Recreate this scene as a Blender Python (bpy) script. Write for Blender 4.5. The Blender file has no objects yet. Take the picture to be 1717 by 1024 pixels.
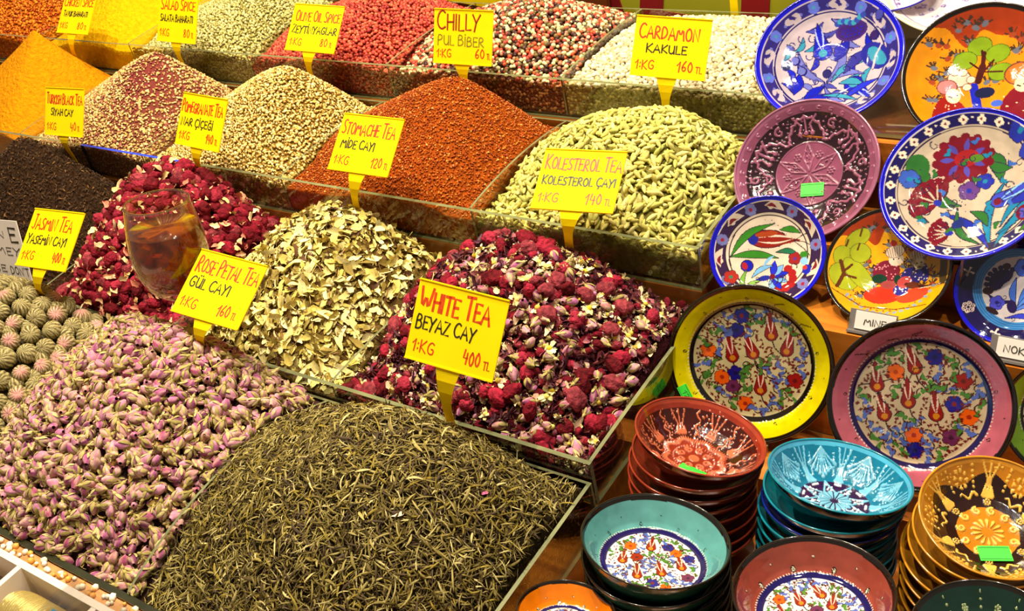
import bpy, math, random
import numpy as np
from mathutils import Matrix, Vector

SC = bpy.context.scene
COL = SC.collection
rnd = random.Random(7)
rng = np.random.default_rng(11)

# ------------------------------------------------------------------ camera
# the stall is laid out in two frames that share the x axis (along the rows):
# W = level world, B = the display bins, pitched 7 degrees towards the customer
CX, CY, FPX = 858.5, 512.0, 1746.0
CAMH = 0.713
O = np.array([0, 0, CAMH])
def cray(p): return np.array([p[0] - CX, p[1] - CY, FPX])
bx = -cray((-1845, -89)); bx /= np.linalg.norm(bx)
by = cray((2334, -1055)); by -= by @ bx * bx; by /= np.linalg.norm(by)
bz = np.cross(bx, by)
BM = np.array([bx, by, bz])
AL = math.radians(7)
WM = np.array([bx, by * math.cos(AL) - bz * math.sin(AL), bz * math.cos(AL) + by * math.sin(AL)])
def on_y(p, y):            # point of the bin frame at depth y behind a spot of the photo
    r = BM @ cray(p); return O + y / r[1] * r
def on_z(p, z):
    r = BM @ cray(p); return O + (z - CAMH) / r[2] * r
def w_y(p, y):
    r = WM @ cray(p); return O + y / r[1] * r
def w_z(p, z):
    r = WM @ cray(p); return O + (z - CAMH) / r[2] * r

RB = Matrix((WM @ BM.T).tolist()).to_4x4()
MB = Matrix.Translation(Vector(O)) @ RB @ Matrix.Translation(-Vector(O))
I4 = Matrix.Identity(4)

cam = bpy.data.cameras.new('camera'); cam.sensor_width = 36; cam.lens = FPX / 1717 * 36
cam.clip_start = .02; cam.clip_end = 60
camo = bpy.data.objects.new('camera', cam); COL.objects.link(camo)
cr, cd, cf = WM @ np.array([1., 0, 0]), WM @ np.array([0, 1., 0]), WM @ np.array([0, 0, 1.])
mc = Matrix((( cr[0], -cd[0], -cf[0], 0), (cr[1], -cd[1], -cf[1], 0), (cr[2], -cd[2], -cf[2], CAMH), (0, 0, 0, 1)))
camo.matrix_world = mc
SC.camera = camo

# ------------------------------------------------------------------ light
w = bpy.data.worlds.new('world'); SC.world = w; w.use_nodes = True
w.node_tree.nodes['Background'].inputs[0].default_value = (1.0, .90, .70, 1)
w.node_tree.nodes['Background'].inputs[1].default_value = .26
def lamp(x, y, z, e, r=.022, col=(1, .87, .62), tgt=(-.6, .7, .1)):
    l = bpy.data.lights.new('ceiling_spot', 'AREA'); l.shape = 'DISK'; l.size = r * 2; l.energy = e; l.color = col
    o = bpy.data.objects.new('ceiling_spot', l); COL.objects.link(o); o.location = (x, y, z)
    o.rotation_euler = (Vector(tgt) - Vector((x, y, z))).to_track_quat('-Z', 'Y').to_euler()
lamp(-.60, .38, 2.1, 40)
lamp(.10, .45, 2.1, 12, tgt=(-.2, .8, .1))
lamp(-1.30, .55, 2.1, 38, tgt=(-1.2, .8, .1))
lamp(-.95, 1.10, 2.1, 34, tgt=(-1, 1, .1))
lamp(-.20, 1.02, 2.1, 15, tgt=(-.3, .9, .1))
lamp(.00, .72, 2.1, 11, col=(.85, .9, 1), tgt=(-.2, .8, .1))
SC.view_settings.view_transform = 'Standard'
SC.view_settings.look = 'None'
SC.view_settings.exposure = -0.3
SC.view_settings.gamma = 1
SC.view_settings.use_curve_mapping = False

# ------------------------------------------------------------------ helpers
def s2l(c):
    c = np.asarray(c, float) / 255.
    return np.where(c <= .04045, c / 12.92, ((c + .055) / 1.055) ** 2.4)
def L(*c): return s2l(c)

def mesh(name, V, F, mats, mi=None, col=None, smooth=True):
    V = np.asarray(V, np.float32)
    if isinstance(F, np.ndarray): F = [F]
    F = [np.asarray(f, np.int32) for f in F if len(f)]
    m = bpy.data.meshes.new(name)
    nv = len(V); nl = sum(f.size for f in F); nf = sum(len(f) for f in F)
    m.vertices.add(nv); m.vertices.foreach_set('co', V.ravel())
    m.loops.add(nl); m.loops.foreach_set('vertex_index', np.concatenate([f.ravel() for f in F]))
    tot = np.concatenate([np.full(len(f), f.shape[1], np.int32) for f in F])
    st = np.concatenate([[0], np.cumsum(tot)[:-1]]).astype(np.int32)
    m.polygons.add(nf); m.polygons.foreach_set('loop_start', st); m.polygons.foreach_set('loop_total', tot)
    if not isinstance(mats, (list, tuple)): mats = [mats]
    for x in mats: m.materials.append(x)
    if mi is not None: m.polygons.foreach_set('material_index', np.asarray(mi, np.int32))
    m.polygons.foreach_set('use_smooth', np.full(nf, bool(smooth)))
    if col is not None:
        a = m.attributes.new('col', 'FLOAT_COLOR', 'POINT')
        c = np.ones((nv, 4), np.float32); c[:, :3] = np.asarray(col, np.float32)
        a.data.foreach_set('color', c.ravel())
    m.update(); m.validate()
    return m
def link(name, data, parent=None, mat=None):
    o = bpy.data.objects.new(name, data); COL.objects.link(o)
    if parent is not None: o.parent = parent
    if mat is not None:
        if parent is None: o.matrix_world = mat
        else: o.matrix_basis = mat
    return o
def tag(o, label=None, cat=None, group=None, kind=None):
    if label: o['label'] = label
    if cat: o['category'] = cat
    if group: o['group'] = group
    if kind: o['kind'] = kind
    return o

class MBd:
    """collects quads/tris into one mesh"""
    def __init__(s): s.V = []; s.F4 = []; s.F3 = []; s.n = 0; s.C = []
    def add(s, V, F, col=None):
        V = np.asarray(V, float).reshape(-1, 3); F = np.asarray(F)
        if len(F):
            (s.F4 if F.shape[1] == 4 else s.F3).append(F + s.n)
        s.V.append(V); s.n += len(V)
        s.C.append(np.tile(np.asarray(col if col is not None else (1, 1, 1), float), (len(V), 1)) if np.ndim(col) < 2 else np.asarray(col))
    def box(s, x0, x1, y0, y1, z0, z1, col=None):
        V = [(x, y, z) for z in (z0, z1) for y in (y0, y1) for x in (x0, x1)]
        s.add(V, [(0, 2, 3, 1), (4, 5, 7, 6), (0, 1, 5, 4), (2, 6, 7, 3), (0, 4, 6, 2), (1, 3, 7, 5)], col)
    def prism(s, pts, z0, z1, ax='z'):
        n = len(pts); V = [(p[0], p[1], z0) for p in pts] + [(p[0], p[1], z1) for p in pts]
        V = np.array(V)
        if ax == 'x': V = V[:, [2, 0, 1]]
        if ax == 'y': V = V[:, [0, 2, 1]]
        s.add(V, [(i, (i + 1) % n, n + (i + 1) % n, n + i) for i in range(n)])
        k = s.n - 2 * n
        t = [(0, i, i + 1) for i in range(1, n - 1)] + [(n, n + i + 1, n + i) for i in range(1, n - 1)]
        s.F3.append(np.array(t) + k)
    def tube(s, P, r, seg=8, caps=True, col=None):
        P = np.asarray(P, float); n = len(P)
        r = np.broadcast_to(r, (n,))
        T = np.gradient(P, axis=0); T /= np.linalg.norm(T, axis=1)[:, None] + 1e-12
        up = np.array([0, 0, 1.]) if abs(T[0][2]) < .9 else np.array([1., 0, 0])
        V = []
        for i in range(n):
            a = np.cross(up, T[i]); a /= np.linalg.norm(a); b = np.cross(T[i], a); up = b
            for k in range(seg):
                t = 2 * math.pi * k / seg; V.append(P[i] + r[i] * (math.cos(t) * a + math.sin(t) * b))
        F = [(i * seg + k, i * seg + (k + 1) % seg, (i + 1) * seg + (k + 1) % seg, (i + 1) * seg + k) for i in range(n - 1) for k in range(seg)]
        s.add(V, F, col)
        if caps:
            k0 = s.n - n * seg
            s.F3.append(np.array([(0, i + 1, i) for i in range(1, seg - 1)]) + k0)
            e = (n - 1) * seg
            s.F3.append(np.array([(e, e + i, e + i + 1) for i in range(1, seg - 1)]) + k0)
    def build(s, name, mat, parent=None, M=None, smooth=False, usecol=False):
        F = []
        if s.F4: F.append(np.concatenate(s.F4))
        if s.F3: F.append(np.concatenate(s.F3))
        m = mesh(name, np.concatenate(s.V), F, mat, smooth=smooth, col=np.concatenate(s.C) if usecol else None)
        return link(name, m, parent, M)

# ------------------------------------------------------------------ materials
def new_mat(name):
    m = bpy.data.materials.new(name); m.use_nodes = True
    nt = m.node_tree; return m, nt, nt.nodes['Principled BSDF']
def nd(nt, t, **kw):
    n = nt.nodes.new(t)
    for k, v in kw.items(): setattr(n, k, v)
    return n
def plain(name, c, rough=.5, spec=.5, noise=0, nscale=60, bump=0, bscale=200, coat=0, trans=0, metal=0):
    m, nt, b = new_mat(name)
    b.inputs['Roughness'].default_value = rough; b.inputs['Specular IOR Level'].default_value = spec
    b.inputs['Coat Weight'].default_value = coat; b.inputs['Metallic'].default_value = metal
    b.inputs['Coat Roughness'].default_value = .04
    c = tuple(c)
    tc = nd(nt, 'ShaderNodeTexCoord')
    n = nd(nt, 'ShaderNodeTexNoise'); n.inputs['Scale'].default_value = nscale; n.inputs['Detail'].default_value = 5
    nt.links.new(tc.outputs['Object'], n.inputs['Vector'])
    r = nd(nt, 'ShaderNodeValToRGB')
    r.color_ramp.elements[0].position = .3; r.color_ramp.elements[1].position = .7
    k = noise
    r.color_ramp.elements[0].color = (*[x * (1 - k) for x in c], 1); r.color_ramp.elements[1].color = (*[min(1, x * (1 + k)) for x in c], 1)
    nt.links.new(n.outputs['Fac'], r.inputs['Fac']); nt.links.new(r.outputs['Color'], b.inputs['Base Color'])
    if bump:
        n2 = nd(nt, 'ShaderNodeTexNoise'); n2.inputs['Scale'].default_value = bscale; n2.inputs['Detail'].default_value = 6
        nt.links.new(tc.outputs['Object'], n2.inputs['Vector'])
        bp = nd(nt, 'ShaderNodeBump'); bp.inputs['Strength'].default_value = bump; bp.inputs['Distance'].default_value = .002
        nt.links.new(n2.outputs['Fac'], bp.inputs['Height']); nt.links.new(bp.outputs['Normal'], b.inputs['Normal'])
    return m
def attr_mat(name, rough=.6, spec=.3, coat=0, bump=0, bscale=400, noise=.15, nscale=300, sheen=0, sss=0, bdist=.001):
    """colour comes from the mesh attribute 'col', broken up by fine noise"""
    m, nt, b = new_mat(name)
    b.inputs['Roughness'].default_value = rough; b.inputs['Specular IOR Level'].default_value = spec
    b.inputs['Coat Weight'].default_value = coat; b.inputs['Coat Roughness'].default_value = .03
    b.inputs['Sheen Weight'].default_value = sheen
    a = nd(nt, 'ShaderNodeAttribute', attribute_name='col')
    tc = nd(nt, 'ShaderNodeTexCoord')
    src = a.outputs['Color']
    if noise:
        n = nd(nt, 'ShaderNodeTexNoise'); n.inputs['Scale'].default_value = nscale; n.inputs['Detail'].default_value = 4
        nt.links.new(tc.outputs['Object'], n.inputs['Vector'])
        mr = nd(nt, 'ShaderNodeMapRange'); mr.inputs[1].default_value = .3; mr.inputs[2].default_value = .7
        mr.inputs[3].default_value = 1 - noise; mr.inputs[4].default_value = 1 + noise
        nt.links.new(n.outputs['Fac'], mr.inputs[0])
        mx = nd(nt, 'ShaderNodeVectorMath', operation='SCALE')
        nt.links.new(src, mx.inputs[0]); nt.links.new(mr.outputs[0], mx.inputs['Scale']); src = mx.outputs[0]
    nt.links.new(src, b.inputs['Base Color'])
    if bump:
        n2 = nd(nt, 'ShaderNodeTexNoise'); n2.inputs['Scale'].default_value = bscale; n2.inputs['Detail'].default_value = 5
        nt.links.new(tc.outputs['Object'], n2.inputs['Vector'])
        bp = nd(nt, 'ShaderNodeBump'); bp.inputs['Strength'].default_value = bump; bp.inputs['Distance'].default_value = bdist
        nt.links.new(n2.outputs['Fac'], bp.inputs['Height']); nt.links.new(bp.outputs['Normal'], b.inputs['Normal']); nt.links.new(bp.outputs['Normal'], b.inputs['Coat Normal'])
    return m
def clear_mat(name, tint=(.93, .96, .93), refl=.9, rough=.02, ior=1.45, bump=0, pwr=4):
    """thin clear acrylic or glass: transparent with a fresnel reflection"""
    m = bpy.data.materials.new(name); m.use_nodes = True; nt = m.node_tree; nt.nodes.clear()
    out = nd(nt, 'ShaderNodeOutputMaterial'); mix = nd(nt, 'ShaderNodeMixShader')
    t = nd(nt, 'ShaderNodeBsdfTransparent'); t.inputs[0].default_value = (*tint, 1)
    g = nd(nt, 'ShaderNodeBsdfGlossy'); g.inputs['Roughness'].default_value = rough; g.inputs['Color'].default_value = (refl, refl, refl, 1)
    lw = nd(nt, 'ShaderNodeLayerWeight'); lw.inputs['Blend'].default_value = .5
    pw = nd(nt, 'ShaderNodeMath', operation='POWER'); pw.inputs[1].default_value = pwr
    f0 = ((ior - 1) / (ior + 1)) ** 2
    fr = nd(nt, 'ShaderNodeMath', operation='MULTIPLY_ADD'); fr.inputs[1].default_value = .9; fr.inputs[2].default_value = f0
    nt.links.new(lw.outputs['Facing'], pw.inputs[0]); nt.links.new(pw.outputs[0], fr.inputs[0])
    n = nd(nt, 'ShaderNodeTexNoise'); n.inputs['Scale'].default_value = 14
    mr = nd(nt, 'ShaderNodeMath', operation='MULTIPLY_ADD'); mr.inputs[1].default_value = .03; mr.inputs[2].default_value = 0
    ad = nd(nt, 'ShaderNodeMath', operation='ADD')
    tc = nd(nt, 'ShaderNodeTexCoord'); nt.links.new(tc.outputs['Object'], n.inputs['Vector'])
    nt.links.new(n.outputs['Fac'], mr.inputs[0]); nt.links.new(mr.outputs[0], ad.inputs[0]); nt.links.new(fr.outputs[0], ad.inputs[1])
    nt.links.new(ad.outputs[0], mix.inputs[0]); nt.links.new(t.outputs[0], mix.inputs[1]); nt.links.new(g.outputs[0], mix.inputs[2])
    nt.links.new(mix.outputs[0], out.inputs[0])
    return m
def wood_mat(name, c1, c2, scale=(4, 60, 60), rough=.35):
    m, nt, b = new_mat(name)
    tc = nd(nt, 'ShaderNodeTexCoord'); mp = nd(nt, 'ShaderNodeMapping'); mp.inputs['Scale'].default_value = scale
    n = nd(nt, 'ShaderNodeTexNoise'); n.inputs['Scale'].default_value = 1; n.inputs['Detail'].default_value = 6; n.inputs['Distortion'].default_value = .6
    r = nd(nt, 'ShaderNodeValToRGB')
    r.color_ramp.elements[0].position = .32; r.color_ramp.elements[1].position = .68
    r.color_ramp.elements[0].color = (*c1, 1); r.color_ramp.elements[1].color = (*c2, 1)
    nt.links.new(tc.outputs['Object'], mp.inputs[0]); nt.links.new(mp.outputs[0], n.inputs['Vector'])
    nt.links.new(n.outputs['Fac'], r.inputs[0]); nt.links.new(r.outputs[0], b.inputs['Base Color'])
    bp = nd(nt, 'ShaderNodeBump'); bp.inputs['Strength'].default_value = .15; bp.inputs['Distance'].default_value = .001
    nt.links.new(n.outputs['Fac'], bp.inputs['Height']); nt.links.new(bp.outputs[0], b.inputs['Normal'])
    b.inputs['Roughness'].default_value = rough; b.inputs['Coat Weight'].default_value = .25; b.inputs['Coat Roughness'].default_value = .15
    return m

M_acr = clear_mat('clear_acrylic', tint=(.95, .96, .91))
M_edge = plain('acrylic_cut_edge', L(118, 120, 84), rough=.25, spec=.6, noise=.25, nscale=30, coat=.3)
M_edged = plain('dark_acrylic_edge', L(44, 44, 26), rough=.25, spec=.6, noise=.25, nscale=30, coat=.3)
M_edgeb = plain('blue_edge_tape', L(40, 70, 225), rough=.4)
M_wood = wood_mat('varnished_pine', L(150, 78, 18), L(204, 122, 36))
M_woodd = wood_mat('dark_varnished_wood', L(78, 34, 12), L(120, 60, 22))
M_grain = attr_mat('grain', rough=.5, spec=.35, noise=.12)
M_dry = attr_mat('dried_leaf', rough=.7, spec=.25, noise=.2, nscale=500)
M_pet = attr_mat('dried_petal', rough=.6, spec=.3, noise=.22, nscale=350, bump=.4, bscale=700, bdist=.0006)
M_crim = attr_mat('crimson_dried_flower', rough=.8, spec=.15, noise=.4, nscale=260, bump=1, bscale=520, sheen=.0, bdist=.0022)
M_powder = attr_mat('ground_spice', rough=.9, spec=.1, noise=.16, nscale=120, bump=1, bscale=170, bdist=.005)
M_ball = attr_mat('tea_ball', rough=.7, spec=.2, noise=.15, nscale=300)
# ------------------------------------------------------------------ the setting and the display stand
def pane(name, par, axis, lo, hi, a0, a1, z0, zt, edge=None, face=None):
    """upright acrylic pane; axis 'y': thin in y, runs in x. axis 'x': thin in x, top profile zt(y)"""
    edge = edge or M_edge; face = face or M_acr
    N = 1 if axis == 'y' else 14
    t = np.linspace(a0, a1, N + 1)
    V = []; 
    for s in t:
        top = zt(s) if callable(zt) else zt
        for q in (lo, hi):
            for z in (z0, top):
                V.append((s, q, z) if axis == 'y' else (q, s, z))
    F = []; mi = []
    for i in range(N):
        k = 4 * i
        F += [(k, k + 4, k + 5, k + 1), (k + 2, k + 3, k + 7, k + 6), (k + 1, k + 5, k + 7, k + 3), (k, k + 2, k + 6, k + 4)]
        mi += [0, 0, 1, 0 if edge is M_edgeb else 1]
    e = 4 * N
    F += [(0, 1, 3, 2), (e, e + 2, e + 3, e + 1)]; mi += [1, 1]
    m = mesh(name, V, np.array(F), [face, edge], mi, smooth=False)
    return link(name, m, par)
def trough(label, x0, x1, y0, y1, z0, zr, divs, bulge, edge=None, thick=.005, front_edge=None, segs=None):
    t = link('display_bin', None, None, MB @ Matrix.Translation((x1, y0, z0)))
    tag(t, label, 'display bin')
    ox, oy, oz = x1, y0, z0
    def P(name, axis, lo, hi, a0, a1, zz0, zt, edge=None):
        if axis == 'y': lo -= oy; hi -= oy; a0 -= ox; a1 -= ox
        else: lo -= ox; hi -= ox; a0 -= oy; a1 -= oy
        f = (lambda s: zt(s + oy) - oz) if callable(zt) else zt - oz
        return pane(name, t, axis, lo, hi, a0, a1, zz0 - oz, f, edge)
    if segs:
        for (a, b, e) in segs: P('front_pane', 'y', y0, y0 + thick, a, b, z0, zr, e)
    else:
        P('front_pane', 'y', y0, y0 + thick, x0, x1, z0, zr, front_edge or edge)
    P('back_pane', 'y', y1 - .003, y1, x0, x1, z0, zr, edge)
    def prof(bl): return lambda y: zr + bl * math.sin(math.pi * min(1, max(0, (y - y0) / (y1 - y0)))) ** .8
    P('end_pane', 'x', x1 - .004, x1, y0 + thick, y1 - .003, z0, prof(bulge * .4), edge)
    for d, bl in divs: P('divider', 'x', d - .0015, d + .0015, y0 + thick, y1 - .003, z0 + .003, prof(bl), edge)
    f = MBd(); f.box(x0 - ox, -.004, thick, y1 - .003 - oy, 0, .003); f.build('bin_floor', M_acr, t)
    return t

trough('front acrylic bin row holding tea balls, rosebuds and white tea', -1.75, -.437, .268, .572, -.062, 0., [(-.778, .036), (-1.12, .01)], .0, front_edge=M_edged, thick=.007)
trough('second acrylic bin row holding black tea, crimson flowers, pale leaves and the flower mix', -2.05, -.437, .574, .832, -.032, .022, [(-.775, .006), (-1.06, .006), (-1.34, .006), (-1.66, .006)], .006)
trough('third acrylic bin row holding curry, sesame mix, chilli and cardamom', -2.45, -.437, .834, 1.076, .046, .101, [(-.740, .011), (-1.068, .009), (-1.372, .009), (-1.695, .009), (-2.03, .009)], .009,
       segs=[(-2.45, -1.52, M_edge), (-1.52, -1.275, M_edgeb), (-1.275, -.437, M_edge)])
trough('rearmost acrylic bin row holding peppercorns and bright yellow powder', -3.0, -.437, 1.083, 1.33, .100, .157, [(-.747, .006), (-1.054, .006), (-1.361, .006), (-1.67, .006), (-1.949, .006), (-2.3, .006)], .008)

M_woodm = wood_mat('brown_stained_wood', L(104, 56, 12), L(146, 88, 22))
# stepped wooden stand under the bins (bin frame)
def tread(name, label, boxes, mat, M=MB):
    for i, (x0, x1, y0, y1, z0, z1) in enumerate(boxes):
        b = MBd(); b.box(x0, x1, y0, y1, z0, z1)
        o = b.build(name, mat, None, M); tag(o, label[i], 'stand')
tread('stand_step', ['lowest brown wooden step under the rosebud bin row', 'brown wooden step under the second bin row', 'brown wooden step under the cardamom and chilli bins', 'rear brown wooden step under the peppercorn bins'],
      [(-3.0, -.437, .268, .573, -.16, -.0625), (-3.0, -.437, .573, .833, -.16, -.0325), (-3.0, -.437, .833, 1.079, -.16, .0455), (-3.1, -.437, 1.079, 1.36, -.16, .0995)], M_woodm)
b = MBd(); b.box(-3.2, 1.2, -.4, 3.2, -.50, -.48)
tag(b.build('floor', plain('stall_floor', L(70, 50, 36), rough=.6, noise=.2), None), kind='structure')
# counter in front of and below the wooden steps
b = MBd(); b.box(-3.0, -.45, -.02, .2545, -.135, -.085)
tag(b.build('counter', M_wood, None, MB), 'long brown wooden counter under the white plastic tray', 'counter')

# wooden steps for the ceramics (level world)
X0, X1 = -.424, .55
def step(name, label, y0, y1, z1, z0=-.1, mat=None):
    bb = MBd(); bb.box(X0, X1, y0, y1, z0, z1)
    nose = .004
    o = bb.build(name, mat or M_wood, None, I4); tag(o, label, 'shelf'); return o
step('ceramic_shelf', 'lowest orange wooden shelf carrying the stacked bowls', .10, .789, -.030)
step('ceramic_shelf', 'low orange wooden step under the yellow and pink rimmed plates', .7895, .8875, .020)
step('ceramic_shelf', 'orange wooden shelf carrying the small tulip dish and name cards', .888, .9755, .148, .0205)
step('ceramic_shelf', 'orange wooden shelf under the mauve bowl and crimson carnation plate', .976, 1.0795, .197, .0205)
step('ceramic_shelf', 'upper dark wooden shelf under the large cobalt blue plate', 1.08, 1.42, .283, .0205, M_woodd)
# clear shelf sheets with green edges on the upper steps
for lab, y0, y1, z in (('thin clear sheet on the upper dark wooden shelf', 1.074, 1.42, .283),):
    m = pane('shelf_sheet', None, 'y', y0, y1, X0, X1, z + .0003, z + .0045)
    # thin in z: swap materials so only the front edge is green
    for i, p in enumerate(m.data.polygons): p.material_index = 0 if i in (2, 3) else 1
    tag(m, lab, 'shelf sheet')
    b = MBd(); b.box(X0, X1, 1.062, 1.0735, .236, .2815)
    tag(b.build('shelf_lip', M_wood, None), 'orange wooden lip along the front of the upper shelf', 'trim')

# back wall / poster behind the rear row
M_ban = plain('banner_vinyl', L(150, 148, 24), rough=.55, noise=.08, nscale=8)
M_banr = plain('banner_red_print', L(128, 12, 16), rough=.55, noise=.1, nscale=9)
YB = 1.42
ban = link('banner', None, None, MB @ Matrix.Translation((-.8, YB, .1)))
tag(ban, 'olive yellow banner with large dark red letters behind the peppercorns', 'banner')
b = MBd(); b.box(-.9, .36, 0, .006, -.1, .75); b.build('banner_cloth', M_ban, ban)
def letter(polys):
    b = MBd()
    for pp in polys:
        q = [on_y(p, YB) for p in pp]
        b.prism([(v[0] + .8, v[2] - .1) for v in q], -.0012, .001, 'y')
    return b.build('letter', M_banr, ban)
letter([[(938, 24), (969, 27), (976, -160), (945, -160)]])
letter([[(1000, 1), (1040, 1), (1054, 41), (1011, 35)], [(1000, 1), (1040, 1), (1010, -80), (972, -80)], [(1000, -79), (1012, -60), (1060, -170), (1030, -170)]])
letter([[(1073, 29), (1182, 34), (1182, 29), (1112, 18), (1073, 18)], [(1073, 18), (1112, 18), (1118, -160), (1079, -160)], [(1118, -60), (1170, -60), (1170, -80), (1118, -80)], [(1118, -140), (1185, -140), (1185, -160), (1118, -160)]])
letter([[(1242, 40), (1289, 42), (1300, -160), (1250, -160)]])
b = MBd(); b.box(-3.4, 1.4, 1.75, 1.78, -.3, 1.9)
tag(b.build('wall_back', plain('back_wall_paint', L(96, 74, 44), rough=.8, noise=.3, nscale=5), None), kind='structure')

# ------------------------------------------------------------------ heaps of spice and tea
class Heap:
    def __init__(s, x0, x1, y0, y1, rim, apex, edge=-.008, q=1.25, back=None, p=2.3, rnd_=0.0, bl=0., br=0.):
        s.bl, s.br = bl, br; s.re = .10
        s.x0, s.x1, s.y0, s.y1, s.rim = x0, x1, y0, y1, rim
        s.ax, s.ay, s.az = apex; s.e = rim + edge; s.back = s.e if back is None else back; s.q = q; s.p = p; s.rn = rnd_
        s.ph = rng.uniform(0, 6.28, (6, 2)); s.fr = rng.uniform(10, 34, (6, 2)) * rng.choice([-1, 1], (6, 2))
    def z(s, x, y):
        x = np.asarray(x, float); y = np.asarray(y, float)
        dx = np.where(x < s.ax, (s.ax - x) / (s.ax - s.x0), (x - s.ax) / (s.x1 - s.ax))
        dy = np.where(y < s.ay, (s.ay - y) / (s.ay - s.y0), (y - s.ay) / (s.y1 - s.ay))
        r = (np.abs(dx) ** s.p + np.abs(dy) ** s.p) ** (1 / s.p)
        r = np.clip(r, 0, 1.25)
        e = s.re; rr = (np.sqrt(r * r + e * e) - e) / (math.sqrt(1 + e * e) - e)
        v_ = np.clip((y - s.y0) / (s.y1 - s.y0), 0, 1); u_ = np.clip((x - s.x0) / (s.x1 - s.x0), 0, 1)
        base = s.e + (s.back - s.e) * v_ + (s.bl * (1 - u_) + s.br * u_) * np.sin(math.pi * v_)
        z = base + (s.az - base) * (1 - rr ** s.q)
        if s.rn:
            w_ = 0
            for k in range(6): w_ = w_ + np.sin(x * s.fr[k, 0] * 2 + y * s.fr[k, 1] * 2 + s.ph[k, 0])
            z = z + s.rn * w_ / 3 * np.clip(1.1 - r, 0, 1)
        return np.maximum(z, base - .012)
    def n(s, x, y):
        h = .004
        gx = (s.z(x + h, y) - s.z(x - h, y)) / (2 * h); gy = (s.z(x, y + h) - s.z(x, y - h)) / (2 * h)
        v = np.stack([-gx, -gy, np.ones_like(gx)], -1)
        return v / np.linalg.norm(v, axis=-1, keepdims=True)
    def mound(s, z0, colf, drop=.003, N=70, inset=.001):
        gx = np.linspace(s.x0 + inset, s.x1 - inset, N); gy = np.linspace(s.y0 + inset, s.y1 - inset, N)
        X, Y = np.meshgrid(gx, gy); Z = s.z(X, Y) - drop
        V = np.stack([X, Y, Z], -1).reshape(-1, 3)
        i = np.arange(N * N).reshape(N, N)
        F = [np.stack([i[:-1, :-1], i[:-1, 1:], i[1:, 1:], i[1:, :-1]], -1).reshape(-1, 4)]
        loop = np.concatenate([i[0, :], i[1:, -1], i[-1, -2::-1], i[-2:0:-1, 0]])
        K = 5; nl = len(loop); VV = [V]; prev = loop
        for k in range(1, K + 1):
            r = V[loop].copy(); r[:, 2] = r[:, 2] * (1 - k / K) + z0 * k / K
            cur = np.arange(nl) + len(V) + (k - 1) * nl
            VV.append(r); F.append(np.stack([prev, cur, np.roll(cur, -1), np.roll(prev, -1)], -1)); prev = cur
        V = np.concatenate(VV)
        return V, np.concatenate(F), colf(V)
def flat(c, j=0.1):
    c = np.array(c)
    return lambda V: c * (1 + j * rng.standard_normal((len(V), 1)))

def scatter(h, sp, jit=.45, m=.003, keep=None):
    """jittered grid on a heap -> positions, normals"""
    xs = np.arange(h.x0 + m, h.x1 - m, sp); ys = np.arange(h.y0 + m, h.y1 - m, sp * .9)
    X, Y = np.meshgrid(xs, ys); X = X + (np.arange(len(ys))[:, None] % 2) * sp * .5
    X = X + rng.uniform(-jit, jit, X.shape) * sp; Y = Y + rng.uniform(-jit, jit, X.shape) * sp
    X = X.ravel(); Y = Y.ravel()
    k = (X > h.x0 + m) & (X < h.x1 - m) & (Y > h.y0 + m) & (Y < h.y1 - m)
    X, Y = X[k], Y[k]
    # steep flanks get extra grains so that they stay covered
    n = h.n(X, Y)
    ex = rng.random(len(X)) < (1 / n[:, 2] - 1)
    X = np.concatenate([X, X[ex] + rng.uniform(-.5, .5, ex.sum()) * sp]); Y = np.concatenate([Y, Y[ex] + rng.uniform(-.5, .5, ex.sum()) * sp])
    X = np.clip(X, h.x0 + m, h.x1 - m); Y = np.clip(Y, h.y0 + m, h.y1 - m)
    return np.stack([X, Y, h.z(X, Y)], -1), h.n(X, Y)
def frames(n, tilt=.3, lean=None):
    """rotation matrices whose z is the surface normal, jittered, with a random spin"""
    n = n + rng.standard_normal(n.shape) * tilt; n /= np.linalg.norm(n, axis=1, keepdims=True)
    a = rng.standard_normal(n.shape); a -= (a * n).sum(1, keepdims=True) * n; a /= np.linalg.norm(a, axis=1, keepdims=True)
    b = np.cross(n, a)
    return np.stack([a, b, n], -1)
def stamp(tmpl, P, R, S, colors):
    """merge copies of templates: tmpl list of (V,F4or3,colour multiplier or None)"""
    VV, FF, CC = [], {3: [], 4: []}, []; k0 = 0
    which = rng.integers(0, len(tmpl), len(P))
    for j, t in enumerate(tmpl):
        idx = np.nonzero(which == j)[0]
        if not len(idx): continue
        V, F, c = t
        W_ = np.einsum('nij,vj->nvi', R[idx], V) * S[idx][:, None, None] + P[idx][:, None]
        n, v = W_.shape[:2]
        VV.append(W_.reshape(-1, 3))
        off = (np.arange(n) * v + k0)[:, None, None]
        FF[F.shape[1]].append((F[None] + off).reshape(-1, F.shape[1]))
        cc = np.repeat(colors[idx][:, None], v, 1)
        if c is not None:
            cc = cc * c[None] if c.max() <= 3 and not getattr(t, 'abs', 0) else cc
        CC.append(cc.reshape(-1, 3)); k0 += n * v
    return np.concatenate(VV), [np.concatenate(f) for f in FF.values() if f], np.concatenate(CC)
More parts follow.
